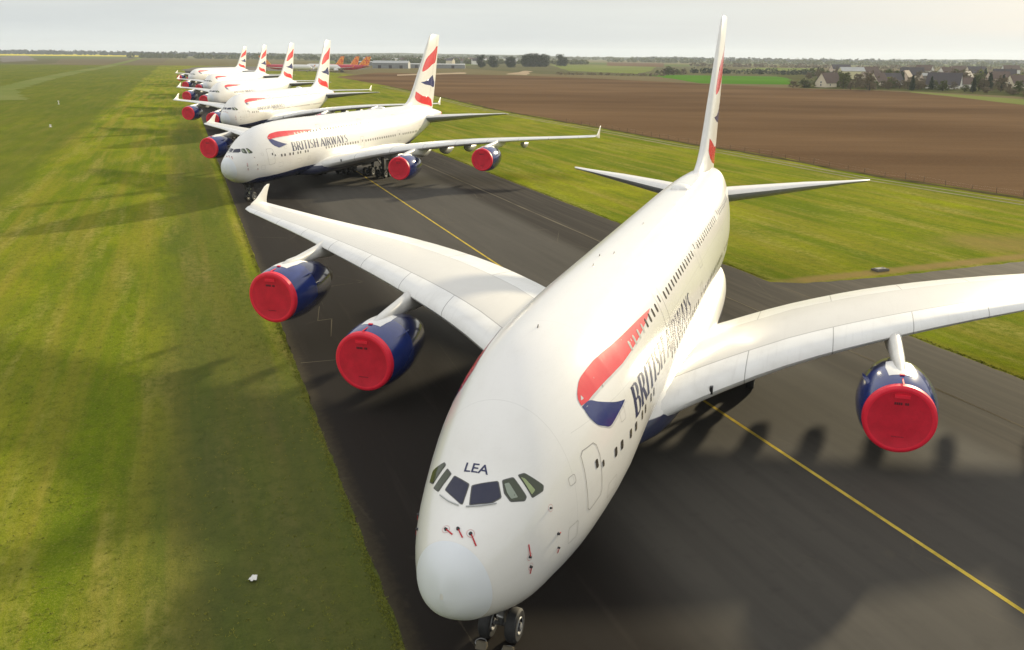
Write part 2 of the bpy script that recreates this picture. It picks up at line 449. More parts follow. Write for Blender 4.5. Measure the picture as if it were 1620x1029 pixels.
# registration letters on the nose
def text_bm(txt, size, font_scale=(1, 1), bold=0.0, space=1.0):
    cu = bpy.data.curves.new('t', 'FONT'); cu.body = txt; cu.size = size; cu.offset = bold; cu.space_character = space
    cu.resolution_u = 3
    ob = bpy.data.objects.new('t', cu); COL.objects.link(ob)
    dg = bpy.context.evaluated_depsgraph_get(); me = bpy.data.meshes.new_from_object(ob.evaluated_get(dg))
    bm = bmesh.new(); bm.from_mesh(me); bpy.data.objects.remove(ob); bpy.data.curves.remove(cu)
    for v in bm.verts: v.co.x *= font_scale[0]; v.co.y *= font_scale[1]
    return bm
def bounds(bm):
    xs = [v.co.x for v in bm.verts]; ys = [v.co.y for v in bm.verts]; return min(xs), max(xs), min(ys), max(ys)
bm = text_bm('LEA', 1, bold=.012); x0, x1, y0, y1 = bounds(bm)
for v in bm.verts: v.co.x = (v.co.x - x0) / (x1 - x0) * .80 - .36; v.co.y = (v.co.y - y0) / (y1 - y0)
project(bm, BVH, lambda q: (Vector((-(2.825 + .26 * q.y), q.x, 7.70 + .19 * q.y)), None), .012)
lea = finish(bm, 'registration_lettering', M['text'], root)

# --- own lettering for the side titles: flared capitals drawn with thick and thin strokes
def stroke(p, q, a, b):   # tapered quad between p and q with widths a, b
    p = Vector(p); q = Vector(q); k = (q - p).normalized().orthogonal()
    return [tuple(p + k * a / 2), tuple(p - k * a / 2), tuple(q - k * b / 2), tuple(q + k * b / 2)]
def arc(c, rx, ry, a0, a1, w0, w1, n=10):
    out = []; pv = None
    for i in range(n + 1):
        t = i / n; a = math.radians(a0 + (a1 - a0) * t); ca, sa = math.cos(a), math.sin(a)
        wd = w0 + (w1 - w0) * math.sin(PI * t)
        A = (c[0] + (rx + wd / 2) * ca, c[1] + (ry + wd / 2 * .6) * sa); B = (c[0] + (rx - wd / 2) * ca, c[1] + (ry - wd / 2 * .6) * sa)
        if pv: out.append([pv[0], A, B, pv[1]])
        pv = (A, B)
    return out
T, H = .155, .07
def stem(x, y0=0, y1=1, w=T):
    ym = (y0 + y1) / 2
    return [[(x - w*.62, y0), (x + w*.62, y0), (x + w*.5, y0 + .1), (x + w*.5, y1 - .1), (x + w*.62, y1), (x - w*.62, y1), (x - w*.5, y1 - .1), (x - w*.5, y0 + .1)]]
def glyph(ch):
    if ch == 'I': return stem(.09), .18
    if ch == 'B': return stem(.09) + [stroke((.1, .975), (.27, .975), H, H), stroke((.1, .52), (.27, .52), H, H), stroke((.1, .025), (.3, .025), H, H)] + \
        arc((.27, .75), .12, .225, 90, -90, H, T) + arc((.30, .27), .15, .245, 90, -90, H, T), .50
    if ch == 'R': return stem(.09) + [stroke((.1, .975), (.27, .975), H, H), stroke((.1, .50), (.27, .50), H, H)] + \
        arc((.27, .735), .13, .235, 90, -90, H, T) + [stroke((.24, .50), (.50, .0), T * .9, T * 1.1)], .52
    if ch == 'T': return stem(.24) + [stroke((-.0, .965), (.48, .965), .075, .075)], .48
    if ch == 'H': return stem(.09) + stem(.49) + [stroke((.1, .52), (.48, .52), H, H)], .58
    if ch == 'S': return arc((.23, .745), .145, .215, 50, 255, H, T * .85) + arc((.20, .265), .155, .225, 75, -140, T * .85, H * 1.2) + \
        [stroke((.185, .54), (.25, .475), T, T)], .42
    if ch == 'A': return [stroke((.03, 0), (.27, 1), H * 1.2, H * 1.2), stroke((.27, 1), (.53, 0), T, T * 1.1), stroke((.12, .33), (.42, .33), H, H)], .56
    if ch == 'W': return [stroke((.02, 1), (.20, 0), T, T), stroke((.20, 0), (.37, 1), H, H), stroke((.37, 1), (.55, 0), T, T), stroke((.55, 0), (.71, 1), H, H)], .73
    if ch == 'Y': return [stroke((.02, 1), (.23, .46), T, T), stroke((.44, 1), (.23, .46), H, H)] + stem(.23, 0, .5), .46
    return [], .30
def title_polys(txt, s0, s1, z0, z1):
    x = 0; out = []
    for ch in txt:
        g, a = glyph(ch)
        for p in g: out.append([(x + u, v) for u, v in p])
        x += a + .085
    W = x - .085
    return [[(s0 + (s1 - s0) * u / W, z0 + (z1 - z0) * v) for u, v in p] for p in out]
side_decal('title_lettering', title_polys('BRITISH', 11.3, 18.35, 6.50, 7.78), M['text'], root, 1, .013, .35)
side_decal('title_lettering', title_polys('AIRWAYS', 19.0, 27.2, 6.45, 7.68), M['text'], root, 1, .013, .35)
def mirror_txt(polys, c): return [[(2 * c - a, b) for a, b in p] for p in polys]
_st = lambda t, a, b: [[(a + b - u, v) for u, v in q] for q in title_polys(t, a, b, 6.48, 7.70)]
side_decal('title_lettering', _st('BRITISH', 20.2, 27.2), M['text'], root, -1, .013, .35)
side_decal('title_lettering', _st('AIRWAYS', 11.3, 19.4), M['text'], root, -1, .013, .35)

# speed ribbon marks
def smooth_poly(P, n=6):
    out = []; N = len(P)
    for i in range(N):
        p0, p1, p2, p3 = [Vector(P[(i + k) % N]) for k in (-1, 0, 1, 2)]
        for j in range(n):
            t = j / n
            out.append(tuple(.5 * ((2*p1) + (-p0+p2)*t + (2*p0-5*p1+4*p2-p3)*t*t + (-p0+3*p1-3*p2+p3)*t**3)))
    return out
def curve_through(P, n=8):
    out = []; Q = [P[0]] + list(P) + [P[-1]]
    for i in range(1, len(Q) - 2):
        p0, p1, p2, p3 = [Vector(q) for q in Q[i-1:i+3]]
        for j in range(n):
            t = j / n
            out.append(tuple(.5 * ((2*p1) + (-p0+p2)*t + (2*p0-5*p1+4*p2-p3)*t*t + (-p0+3*p1-3*p2+p3)*t**3)))
    out.append(P[-1]); return out
red = curve_through([(7.24,8.50),(7.28,8.72),(7.62,8.98),(8.2,9.2),(9.1,9.33),(10.3,9.40),(13.2,9.33),(15.8,9.23),(18.2,9.10)], 5) + \
      curve_through([(16.9,8.93),(15.2,8.80),(13.3,8.72),(11.5,8.69),(10.0,8.68),(9.0,8.64),(8.2,8.57),(7.72,8.50)], 5)
blue = curve_through([(7.24,8.47),(7.8,8.50),(8.3,8.29),(8.9,8.06),(9.6,7.82),(10.42,7.62)], 5) + \
       curve_through([(9.5,7.42),(8.62,7.27),(8.1,7.45),(7.62,7.70),(7.33,8.05)], 5)
gr_r = [(a + .10, b - .09) for a, b in red]; gr_b = [(a + .10, b - .09) for a, b in blue]
for sd in (1, -1):
    side_decal('ribbon_mark_shadow', [gr_r, gr_b], M['liv_grey'], root, sd, .008, .3)
    side_decal('ribbon_mark_red', [red], M['liv_red'], root, sd, .013, .3)
    side_decal('ribbon_mark_blue', [blue], M['liv_blue'], root, sd, .0135, .3)

# cabin windows: every one a part (port side, the side the photograph shows)
def cabwin(s, z, wd=.25, h=.38, light=False):
    return side_decal('cabin_window', [rrect(s - wd/2, s + wd/2, z - h/2, z + h/2, .09)], M['winframe'] if light else M['cabwin'], root, 1, .018, 0)
upper = [13.2, 14.05, 14.9, 15.75, 16.6, 17.45, 18.3, 19.15]
upper += [21.6 + .84 * i for i in range(13)] + [34.2 + .84 * i for i in range(13)] + [47.0 + .84 * i for i in range(11)]
for s_ in upper: cabwin(s_, 8.86, light=(12 < s_ < 16.2))
mainw = [8.76, 9.44, 10.55, 11.3, 12.5, 13.2, 14.5, 15.2] + [20.4 + .84 * i for i in range(13)] + [33.2 + .84 * i for i in range(14)] + [47.4 + .84 * i for i in range(9)]
for s_ in mainw: cabwin(s_, 6.17, .25, .38)

# doors: outline in the skin, small window
def door(pts, sd=1, wn=None, wnd=.045):
    o = side_decal('door', side_strip('', pts, wnd, None, None, closed=True, polys=True), M['line'], root, sd, .011, .4)
    if wn:
        side_decal('door_window', [rrect(wn[0] - .1, wn[0] + .1, wn[1] - .16, wn[1] + .16, .06)], M['cabwin'], o, sd, .016, 0)
    return o
d1 = [(6.02,7.15),(6.2,7.28),(6.98,7.26),(7.16,7.12),(7.26,6.7),(7.28,5.35),(7.18,5.18),(6.22,5.05),(6.08,5.16),(6.02,6.0)]
door(d1, 1, (6.95, 6.50), .03)
side_decal('cabin_window', [rrect(7.38, 7.54, 6.16, 6.42, .07)], M['cabwin'], root, 1, .018, 0)
def dr(s, z, w_=1.15, h=1.95): return rrect(s - w_/2, s + w_/2, z, z + h, .16)
for s_, z_ in ((18.3, 5.0), (32.0, 5.0), (45.9, 5.0), (56.0, 5.1), (20.3, 7.75), (33.1, 7.75), (46.0, 7.75)):
    if s_ == 18.3: continue
    door(dr(s_, z_), 1, (s_, z_ + 1.25))
for x0_, x1_, z0_, z1_ in ((4.7, 5.35, 4.5, 5.1), (8.0, 8.9, 4.6, 5.2), (9.6, 10.1, 7.0, 7.5), (12.2, 13.4, 4.7, 5.3), (15.2, 15.8, 4.9, 5.4), (5.0, 5.4, 6.5, 6.8)):
    side_decal('access_panel', side_strip('', rrect(x0_, x1_, z0_, z1_, .08), .016, None, None, closed=True, polys=True), M['line'], root, 1, .011, .4)
# access-panel lines, sensors, probe covers with ribbons
def nose_dot(s, y, z, r=.05, ring=True, rib=None, mt='tag_red'):
    p, n, _, _ = BVH.find_nearest(Vector((-s, y, z)))
    mb = MB(); mb.tube(p, p + n * .07, r, r * .7, 10, mi=0)
    if ring:
        a = n.orthogonal().normalized(); b = n.cross(a); R0, R1 = .115, .122; k = 28
        vs = [p + n * .013 + R * (math.cos(2*PI*i/k) * a + math.sin(2*PI*i/k) * b) for R in (R0, R1) for i in range(k)]
        mb.add(vs, [(i, (i+1) % k, k + (i+1) % k, k + i) for i in range(k)], 1)
    if rib:
        q, n2, _, _ = BVH.find_nearest(Vector((-(s + rib[0]), y + rib[1], z + rib[2])))
        d = (q - p).normalized(); k = d.cross(n).normalized()
        mb.add([p + n*.05 + k*.018, p + n*.05 - k*.018, q + n2*.02 - k*.022, q + n2*.02 + k*.022,
                p + n*.06 + k*.018, p + n*.06 - k*.018, q + n2*.03 - k*.022, q + n2*.03 + k*.022],
               [(0,1,2,3), (4,5,6,7), (0,1,5,4), (1,2,6,5), (2,3,7,6), (3,0,4,7)], 1)
    return mb.build('probe_cover', [M['dark'], M[mt]], root)
nose_dot(1.05, -.25, 6.66, .055, True, (-.10, .26, -.12))
nose_dot(1.10, .12, 6.71, .06, False, (-.16, .20, -.20))
nose_dot(1.12, .51, 6.60, .06, True, (-.14, .20, -.32))
nose_dot(3.77, 2.21, 6.31, .04, True, None)
nose_dot(4.00, 2.40, 5.28, .06, False, (.14, .06, -.03))
nose_dot(4.04, 2.38, 4.75, .05, False, (-.04, 0, -.20))
nose_dot(2.43, 1.93, 5.27, .05, True, (.02, -.04, .42))
nose_dot(2.47, 1.94, 4.90, .055, True, (-.02, .0, -.24))
nose_dot(2.0, -1.78, 5.9, .05, False, (0, 0, -.2)); nose_dot(2.7, -2.03, 6.0, .05, False, (0, 0, -.2))
for s_, y_ in ((9.8, -.15), (18.9, -.2), (21.1, -.45), (21.8, .2), (30.2, .1)):
    p, n, _, _ = BVH.find_nearest(Vector((-s_, y_, 11)))
    mb = MB(); mb.loft([[p + Vector((a * .10, b * .02, -.02)) for a, b in ((1,0),(.3,1),(-1,.6),(-1,-.6),(.3,-1))],
                        [p + Vector((a * .05 - .03, b * .012, .10)) for a, b in ((1,0),(.3,1),(-1,.6),(-1,-.6),(.3,-1))]])
    mb.build('blade_antenna', M['dark'], root)
mb = MB()
secs = []
for i in range(9):
    t = i / 8; s_ = 44.6 + 2.6 * t; h = .34 * math.sin(PI * t) ** .6 + .001; wv = .75 * math.sin(PI * t) ** .5 + .01
    secs.append([(-s_, wv * math.cos(a), 10.74 - .06 * (1 - abs(math.sin(a))) + h * max(0, math.sin(a)) - (.1 if math.sin(a) <= 0 else 0)) for a in [2 * PI * k / 16 for k in range(16)]])
mb.loft(secs); mb.build('antenna_fairing', M['white'], root, smooth=50)

# belly fairing
FB = [(16.2,1.4,2.25,2.9,3.2),(17.5,2.9,2.1,3.0,4.0),(19.5,3.75,1.98,3.2,4.9),(22,4.15,1.92,3.4,5.25),(26,4.35,1.9,3.5,5.3),(32,4.4,1.9,3.5,5.3),
      (38,4.35,1.92,3.5,5.3),(42,4.2,2.0,3.5,5.25),(45.5,3.9,2.15,3.5,5.1),(48.5,3.4,2.4,3.6,4.8),(51,2.5,2.8,3.7,4.5)]
mb = MB()
fa = np.array(FB); q = np.linspace(16.2, 51, 30); cols = [pchip(fa[:, 0], fa[:, k], q) for k in range(1, 5)]
secs = []
for i, s_ in enumerate(q):
    wv, zb, zc, zt = [float(c[i]) for c in cols]; sec = []
    for k in range(40):
        a = 2 * PI * k / 40; c_, d_ = math.cos(a), math.sin(a); e = 2 / 2.6
        kk = math.copysign(abs(d_) ** e, d_)
        sec.append((-s_, wv * math.copysign(abs(c_) ** e, c_), zc + (kk * (zt - zc) if kk > 0 else kk * (zc - zb))))
    secs.append(sec)
mb.loft(secs)
def fairing_mat():
    m_, nt_, b_ = mat('belly_fairing_paint', WHITE, .3, 0, .5, .2); g = NT(nt_); co = g.obj(); x, y, z = g.sep(co)
    col = g.mix(g.ramp(g.noise(co, .8, 5), (.4, 0.), (.75, .3)), WHITE, (.66, .64, .60))
    g.put(b_.inputs['Base Color'], g.mix(g.step(z, 3.62, 3.56), col, (.030, .036, .075))); return m_
mb.build('belly_fairing', fairing_mat(), root, smooth=50)

# wings ---------------------------------------------------------------
YK = [2.4, 4, 9, 15, 22, 30, 37.5, 39.6, 39.95]
LES = [17.3, 19.6, 24.41, 29.02, 34.03, 40.17, 45.9, 47.6, 48.3]
LEZ = [3.30, 3.68, 4.79, 5.62, 6.25, 6.58, 6.68, 6.72, 6.74]
TES = [33.6, 34.83, 38.18, 41.45, 44.3, 47.05, 49.9, 50.75, 50.9]
TEZ = [3.10, 3.42, 4.48, 5.32, 5.90, 6.30, 6.75, 6.88, 6.9]
TH = [.135, .132, .12, .108, .10, .095, .09, .08, .05]
AF = []      # unit airfoil: (c, z) upper TE->LE then lower LE->TE
for i in range(17):
    c = (1 + math.cos(PI * i / 16)) / 2; t = 5 * (.2969 * math.sqrt(c) - .126 * c - .3516 * c*c + .2843 * c**3 - .1015 * c**4)
    AF.append((c, t * 1.05, 0))
for i in range(1, 16):
    c = (1 - math.cos(PI * i / 16)) / 2; t = 5 * (.2969 * math.sqrt(c) - .126 * c - .3516 * c*c + .2843 * c**3 - .1015 * c**4)
    AF.append((c, -t * .85, 1))
def wing_at(y):
    f = lambda A: float(np.interp(y, YK, A)); ls, lz, ts, tz, th = map(f, (LES, LEZ, TES, TEZ, TH))
    return ls, lz, ts, tz, th
YF = np.array(YK)
def wing_smooth(y):
    g = lambda A: float(pchip(YF, np.array(A), np.array([y]))[0]); return tuple(g(A) for A in (LES, LEZ, TES, TEZ, TH))
def wing_sec(y, sd):
    ls, lz, ts, tz, th = wing_smooth(y); ch = ts - ls; out = []
    for c, t, lo in AF:
        camb = .018 * math.sin(PI * min(1, c)) * (1 if y > 8 else .4)
        out.append((-(ls + ch * c), sd * y, lz + (tz - lz) * c + ch * (t * th + camb * .6)))
    return out
ys = [2.4, 3.2, 4, 5, 6, 7.5, 9, 10.5, 12, 13.5, 15, 17, 19, 22, 25, 28, 31, 34, 36.5, 38.5, 39.6, 39.95]
def make_wing(sd):
    mb = MB(); secs = [wing_sec(y, sd) for y in ys]; mb.loft(secs)
    mb.mi = [(1 if 18 <= (k % 32) <= 30 and k < 32 * (len(secs) - 1) else 0) for k in range(len(mb.f))]
    o = mb.build('wing', [M['wing'], M['under']], root, smooth=40)
    me = o.data; uvl = me.uv_layers.new(name='wing')
    for lp in me.loops:
        v = me.vertices[lp.vertex_index].co; y = abs(v.y); ls, lz, ts, tz, th = wing_smooth(max(2.4, min(39.95, y)))
        uvl.data[lp.index].uv = ((-v.x - ls) / (ts - ls), y)
    # wing-tip fence
    mb = MB(); secs = []
    for z_, s0, s1, w_ in ((6.30, 50.6, 51.4, .03), (6.6, 49.0, 51.5, .07), (6.95, 49.0, 51.5, .08), (7.3, 49.9, 51.6, .07), (7.8, 50.7, 51.85, .05), (8.25, 51.35, 52.15, .03), (8.4, 51.8, 52.2, .015)):
        c = s1 - s0; yy = 39.98
        secs.append([(-(s0 + c*a), sd * (yy + b * w_), z_) for a, b in ((0,0),(.12,.7),(.4,1),(.8,.5),(1,0),(.8,-.5),(.4,-1),(.12,-.7))])
    mb.loft(secs); mb.build('wingtip_fence', M['white'], o, smooth=60)
    # flap track fairings
    for yy, L in ((8.0, 7.0), (11.9, 6.8), (15.5, 6.4), (19.2, 6.0), (23.2, 5.2), (28.0, 4.4)):
        ls, lz, ts, tz, th = wing_smooth(yy); mb = MB(); secs = []
        for i in range(13):
            t = i / 12; s_ = ts + min(1.35, L * .2) - L * (1 - t) ** 1.0
            r = .50 * (math.sin(PI * t) ** .5 if t < .5 else max(.08, math.cos(PI * (t - .5)) ** .8)) * (L / 6.5) ** .5
            zc = tz - .45 - .50 * math.sin(PI * min(1, t * .85)) ** .8
            secs.append([(-s_, sd * (yy + .74 * r * math.cos(a)), zc - .05 + r * 1.35 * math.sin(a)) for a in [2 * PI * k / 14 for k in range(14)]])
        mb.loft(secs); mb.build('flap_track_fairing', M['under'], o, smooth=50)
    # wing root leading edge lamp panel / dark vent
    ls, lz, ts, tz, th = wing_smooth(5.5)
    p = Vector((-(ls + .10), sd * 5.5, lz + .12)); mb = MB(); mb.box(p, (.24, .16, .40)); mb.build('landing_lamp', M['dark'], o)
    return o
for sd in (1, -1): make_wing(sd)

# engines --------------------------------------------------------------
def make_engine(y, s0, zc, sd):
    c = (-s0, sd * y, zc); ax = (-1, 0, 0)
    ex = empty('engine', (0, 0, 0)); ex.parent = root
    mb = MB()
    mb.lathe(c, ax, [(.16,1.50,2),(.05,1.53,2),(0.0,1.60,2),(.05,1.67,2),(.16,1.73,2),(.30,1.79,0),(.7,1.885,0),(1.2,1.965,0),(1.8,2.01,0),(2.5,2.01,0),(2.6,2.005,1),(3.1,1.97,1),(3.7,1.89,1),(4.3,1.77,1),(4.9,1.62,1),(5.4,1.47,1),(5.4,1.43,1),(4.8,1.35,1)], 56)
    nac = mb.build('nacelle', [M['navy'], M['navy_aft'], M['steel']], ex, smooth=40)
    mb = MB()
    mb.lathe(c, ax, [(4.4,1.36),(4.9,1.20),(5.6,1.02),(6.4,.84),(6.9,.72),(6.9,.66),(6.4,.6),(7.2,.42),(7.9,.1),(8.0,.001)], 32)
    mb.build('exhaust_nozzle', M['titan'], ex, smooth=40)
    mb = MB()
    mb.lathe(c, ax, [(.42,1.80,1),(.02,1.78,1),(-.055,1.70,1),(-.07,1.60,1),(-.045,1.52,0),(-.045,.8,0),(-.04,.001,0)], 56)
    # writing panels, top handle and strap on the cover
    X = -s0 + .05
    def patch(y0, y1, z0, z1, mi, d=.0): mb.box((X + .006 + d, c[1] + (y0 + y1) / 2, zc + (z0 + z1) / 2), (.02 + 2*d, y1 - y0, z1 - z0), 0, mi)
    mb.box((X + .02, c[1] + .0, zc + 1.24), (.10, .72, .16), 0, 1)
    for k in range(7):
        if k == 4: continue
        patch(-.34 + .1 * k, -.265 + .1 * k, .80, .93, 2)
    for k in range(9): patch(-.30 + .068 * k, -.27 + .068 * k, -.93, -.885, 2)
    mb.build('intake_cover', [M['cover'], M['cover_rim'], M['cover_ink']], ex, smooth=40)
    # strap from cover to the pylon patch
    mb = MB(); mb.box((-s0 - .62, c[1], zc + 1.875), (1.0, .07, .03)); mb.box((-s0 - 1.14, c[1], zc + 1.955), (.16, .24, .05))
    mb.v = [(vx, vy, vz + (-.03 if vx > -s0 - .5 else .03)) for vx, vy, vz in mb.v]
    mb.build('cover_strap', M['cover_rim'], ex)
    # pylon
    ls, lz, ts, tz, th = wing_smooth(y)
    d = ls - s0
    mb = MB(); secs = []
    P = [(1.25, 1.80, 1.93, .02), (1.7, 1.78, 2.02, .18), (2.5, 1.75, 2.18, .27), (3.6, 1.60, lz - zc - .15, .33), (d - .4, 1.45, lz - zc + .10, .36), (d + .6, 1.3, lz - zc + .3, .40),
         (d + 2.2, 1.2, lz - zc + .15, .40), (d + 4.2, 1.55, lz - zc - .05, .3), (d + 6.0, 1.95, lz - zc - .1, .06)]
    for s_, b0, t0, w_ in P:
        h = (t0 - b0) / 2; mz = (t0 + b0) / 2
        secs.append([(-(s0 + s_), c[1] + w_ * math.copysign(abs(math.cos(a)) ** .7, math.cos(a)), zc + mz + h * math.copysign(abs(math.sin(a)) ** .7, math.sin(a))) for a in [2 * PI * k / 16 + .01 for k in range(16)]])
    mb.loft(secs); mb.build('pylon', M['pylon'], ex, smooth=50)
    # white panel on the crown of the cowl, in front of the pylon
    bmn = bmesh.new(); bmn.from_mesh(nac.data); bv = BVHTree.FromBMesh(bmn); bmn.free()
    bm = poly_bm([[(1.15, -.62), (1.15, .62), (2.3, .72), (3.4, .62), (3.4, -.62), (2.3, -.72)]])
    grid_cut(bm, (1, 0, 0), np.arange(1.2, 3.4, .2)); grid_cut(bm, (0, 1, 0), np.arange(-.6, .61, .15))
    project(bm, bv, lambda q: (Vector((-(s0 + q.x), c[1] + q.y, zc + 3)), Vector((0, 0, -1))), .012)
    finish(bm, 'cowl_panel', M['white'], ex)
    # cowl strake
    for sg in (-sd,):
        mb = MB(); a = math.radians(52); n_ = Vector((0, sg * math.sin(a), math.cos(a)))
        base = Vector(c); p0 = base + Vector((-1.3, 0, 0)) + n_ * 1.92; p1 = base + Vector((-2.4, 0, 0)) + n_ * 1.94
        p2 = base + Vector((-2.45, 0, 0)) + n_ * 2.28; p3 = base + Vector((-2.0, 0, 0)) + n_ * 2.26
        k = n_.cross(Vector((1, 0, 0))).normalized() * .025
        V = [p + k for p in (p0, p1, p2, p3)] + [p - k for p in (p0, p1, p2, p3)]
        mb.add(V, [(0,1,2,3), (7,6,5,4), (0,4,5,1), (1,5,6,2), (2,6,7,3), (3,7,4,0)]); mb.build('cowl_strake', M['navy'], ex)
    return ex
M['cover_ink'] = simple('cover_stencil_ink', (.10, .012, .02), .6, var=.2)
M['pylon'] = simple('pylon_grey_white', (.62, .61, .58), .35, var=.12, sc=1.2, coat=.1)
M['navy_aft'] = simple('navy_aft_cowl', (.012, .018, .075), .14, var=.15, coat=.7)
for sd in (1, -1):
    make_engine(14.72, 22.6, 3.14, sd); make_engine(25.68, 30.22, 4.12, sd)

# fin ------------------------------------------------------------------
def fin_sec(z, s0, s1, t):
    c = s1 - s0; out = []
    for a, b in ((0,0),(.02,.35),(.08,.66),(.2,.93),(.35,1),(.6,.78),(.85,.35),(1,.03),(1,-.03),(.85,-.35),(.6,-.78),(.35,-1),(.2,-.93),(.08,-.66),(.02,-.35)):
        out.append((-(s0 + c * a), b * t, z))
    return out
mb = MB()
mb.loft([fin_sec(9.0, 55.4, 68.3, .62), fin_sec(10.55, 54.2, 68.9, .62), fin_sec(10.85, 55.6, 69.0, .60), fin_sec(11.4, 57.0, 69.25, .58), fin_sec(12.3, 58.3, 69.6, .55), fin_sec(14, 59.95, 70.15, .5),
         fin_sec(16, 61.7, 70.8, .46), fin_sec(18, 63.45, 71.4, .4), fin_sec(20, 65.15, 72.05, .34), fin_sec(22, 66.9, 72.7, .28), fin_sec(23.7, 68.35, 73.2, .22), fin_sec(24.1, 69.2, 73.35, .1)])
fin = mb.build('tail_fin', M['white'], root, smooth=50)
_bm = bmesh.new(); _bm.from_mesh(fin.data); FBV = BVHTree.FromBMesh(_bm); _bm.free()
ur = curve_through([(72.25,21.9),(71.7,20.6),(71.0,19.2),(70.3,18.55)], 4) + curve_through([(68.6,18.25),(67.3,17.8),(65.9,17.35),(63.75,16.95),(64.5,18.1),(65.8,19.3)], 4) + curve_through([(66.7,19.85),(68.2,20.4),(70.0,21.1),(71.4,21.8)], 4)
bl = curve_through([(62.55,14.95),(64.3,14.5),(66.0,14.32),(67.6,14.15),(69.0,13.75)], 4) + curve_through([(69.6,13.9),(69.9,14.7),(69.3,15.6),(69.1,16.25)], 4) + curve_through([(67.7,15.85),(66.2,15.35),(64.5,15.05)], 4)
lr = curve_through([(60.3,13.25),(59.9,12.6),(59.6,12.1),(60.1,11.5),(61.8,10.95)], 4) + curve_through([(64.0,10.62),(66.5,10.3),(68.2,9.95),(68.2,10.8),(67.7,11.5)], 4) + curve_through([(66.4,12.0),(65.0,12.15),(63.3,12.25),(61.6,12.75)], 4)
for sd in (1, -1):
    for P, mm, nm in ((ur, 'liv_red', 'fin_stripe_red'), (bl, 'liv_blue', 'fin_stripe_blue'), (lr, 'liv_red', 'fin_stripe_red')):
        side_decal(nm, [P], M[mm], fin, sd, .012, .4, FBV)
    o = side_decal('rudder_seam', side_strip('', [(66.3, 10.9), (71.9, 23.6)], .05, None, None, polys=True), M['line'], fin, sd, .018, .6, FBV)
# tailplanes
for sd in (1, -1):
    mb = MB(); secs = []
    for y, s0, s1, z, t in ((.8, 58.9, 68.5, 7.70, .78), (2.4, 60.3, 69.1, 7.82, .74), (5, 62.5, 69.9, 8.0, .64), (9, 65.8, 71.2, 8.30, .45), (13, 69.1, 72.5, 8.55, .2), (14.9, 70.7, 73.1, 8.66, .13), (15.2, 71.5, 73.2, 8.68, .05)):
        c = s1 - s0
        secs.append([(-(s0 + c * a), sd * y, z + b * t) for a, b in ((0,0),(.02,.35),(.08,.66),(.2,.9),(.38,.95),(.65,.6),(1,.03),(1,-.03),(.65,-.75),(.38,-1),(.2,-.93),(.08,-.66),(.02,-.35))])
        secs[-1] = [(q[0], q[1], q[2] + (-.45 * c + (-q[0] - s0)) * -.11) for q in secs[-1]]
    mb.loft(secs)
    mb.mi = [(1 if 6 <= (k % 13) <= 12 else 0) for k in range(len(mb.f))]
    mb.build('tailplane', [M['white'], M['under']], root, smooth=50)
# tail cone APU exhaust
mb = MB(); mb.lathe((-72.35, 0, 8.42), (-1, 0, .06), [(-.25,.44,0),(.0,.38,0),(.25,.33,0),(.33,.28,0),(.33,.2,1),(0,.15,1)], 24)
mb.build('tail_exhaust_cover', [M['tag_red'], M['dark']], root, smooth=40)

# landing gear ----------------------------------------------------------
def wheel(c, r, wd, parent, nm='wheel'):
    mb = MB()
    mb.lathe(c, (0, 1, 0), [(-wd/2+.02, r*.50,1),(-wd/2, r*.6,0),(-wd/2, r*.85,0),(-wd*.34, r*.97,0),(0, r,0),(wd*.34, r*.97,0),(wd/2, r*.85,0),(wd/2, r*.6,0),(wd/2-.02, r*.50,1)], 28)
    for sg in (1, -1):
        mb.lathe((c[0], c[1] + sg * (wd/2 - .02), c[2]), (0, sg, 0), [(0, r*.52, 2),(.035, r*.49, 2),(.02, r*.43,1),(-.05, r*.38, 1),(-.05, r*.24, 1),(.05, r*.2, 2),(.07, r*.1, 2),(.07, .001, 2)], 24)
    return mb.build(nm, [M['black'], M['dark'], M['hub']], parent, smooth=40)
mb = MB()
mb.tube((-5.05, 0, .62), (-5.2, 0, 3.0), .13); mb.tube((-5.05, -.62, .62), (-5.05, .62, .62), .09)
mb.tube((-5.0, 0, 1.2), (-3.4, 0, 2.9), .08); mb.tube((-5.06, 0, 1.5), (-5.4, 0, .95), .05); mb.box((-5.0, 0, 1.75), (.35, .5, .22))
mb.tube((-4.95, -.3, 1.7), (-4.85, -.3, 1.7), .12, mi=1); mb.tube((-4.95, .3, 1.7), (-4.85, .3, 1.7), .12, mi=1)
mb.tube((-4.86, -.12, 1.05), (-4.86, .12, 1.0), .03, mi=1); mb.box((-4.9, 0, 1.15), (.06, .26, .4), mi=1)
ng = mb.build('nose_gear', [M['gearpaint'], M['steel']], root, smooth=40)
for yy in (.5, -.5): wheel((-5.05, yy, .635), .635, .42, ng)
for yy in (.75, -.75):
    mb = MB(); mb.box((-6.2, yy, 2.1), (2.3, .05, 1.0)); mb.build('gear_door', M['dark'], root)
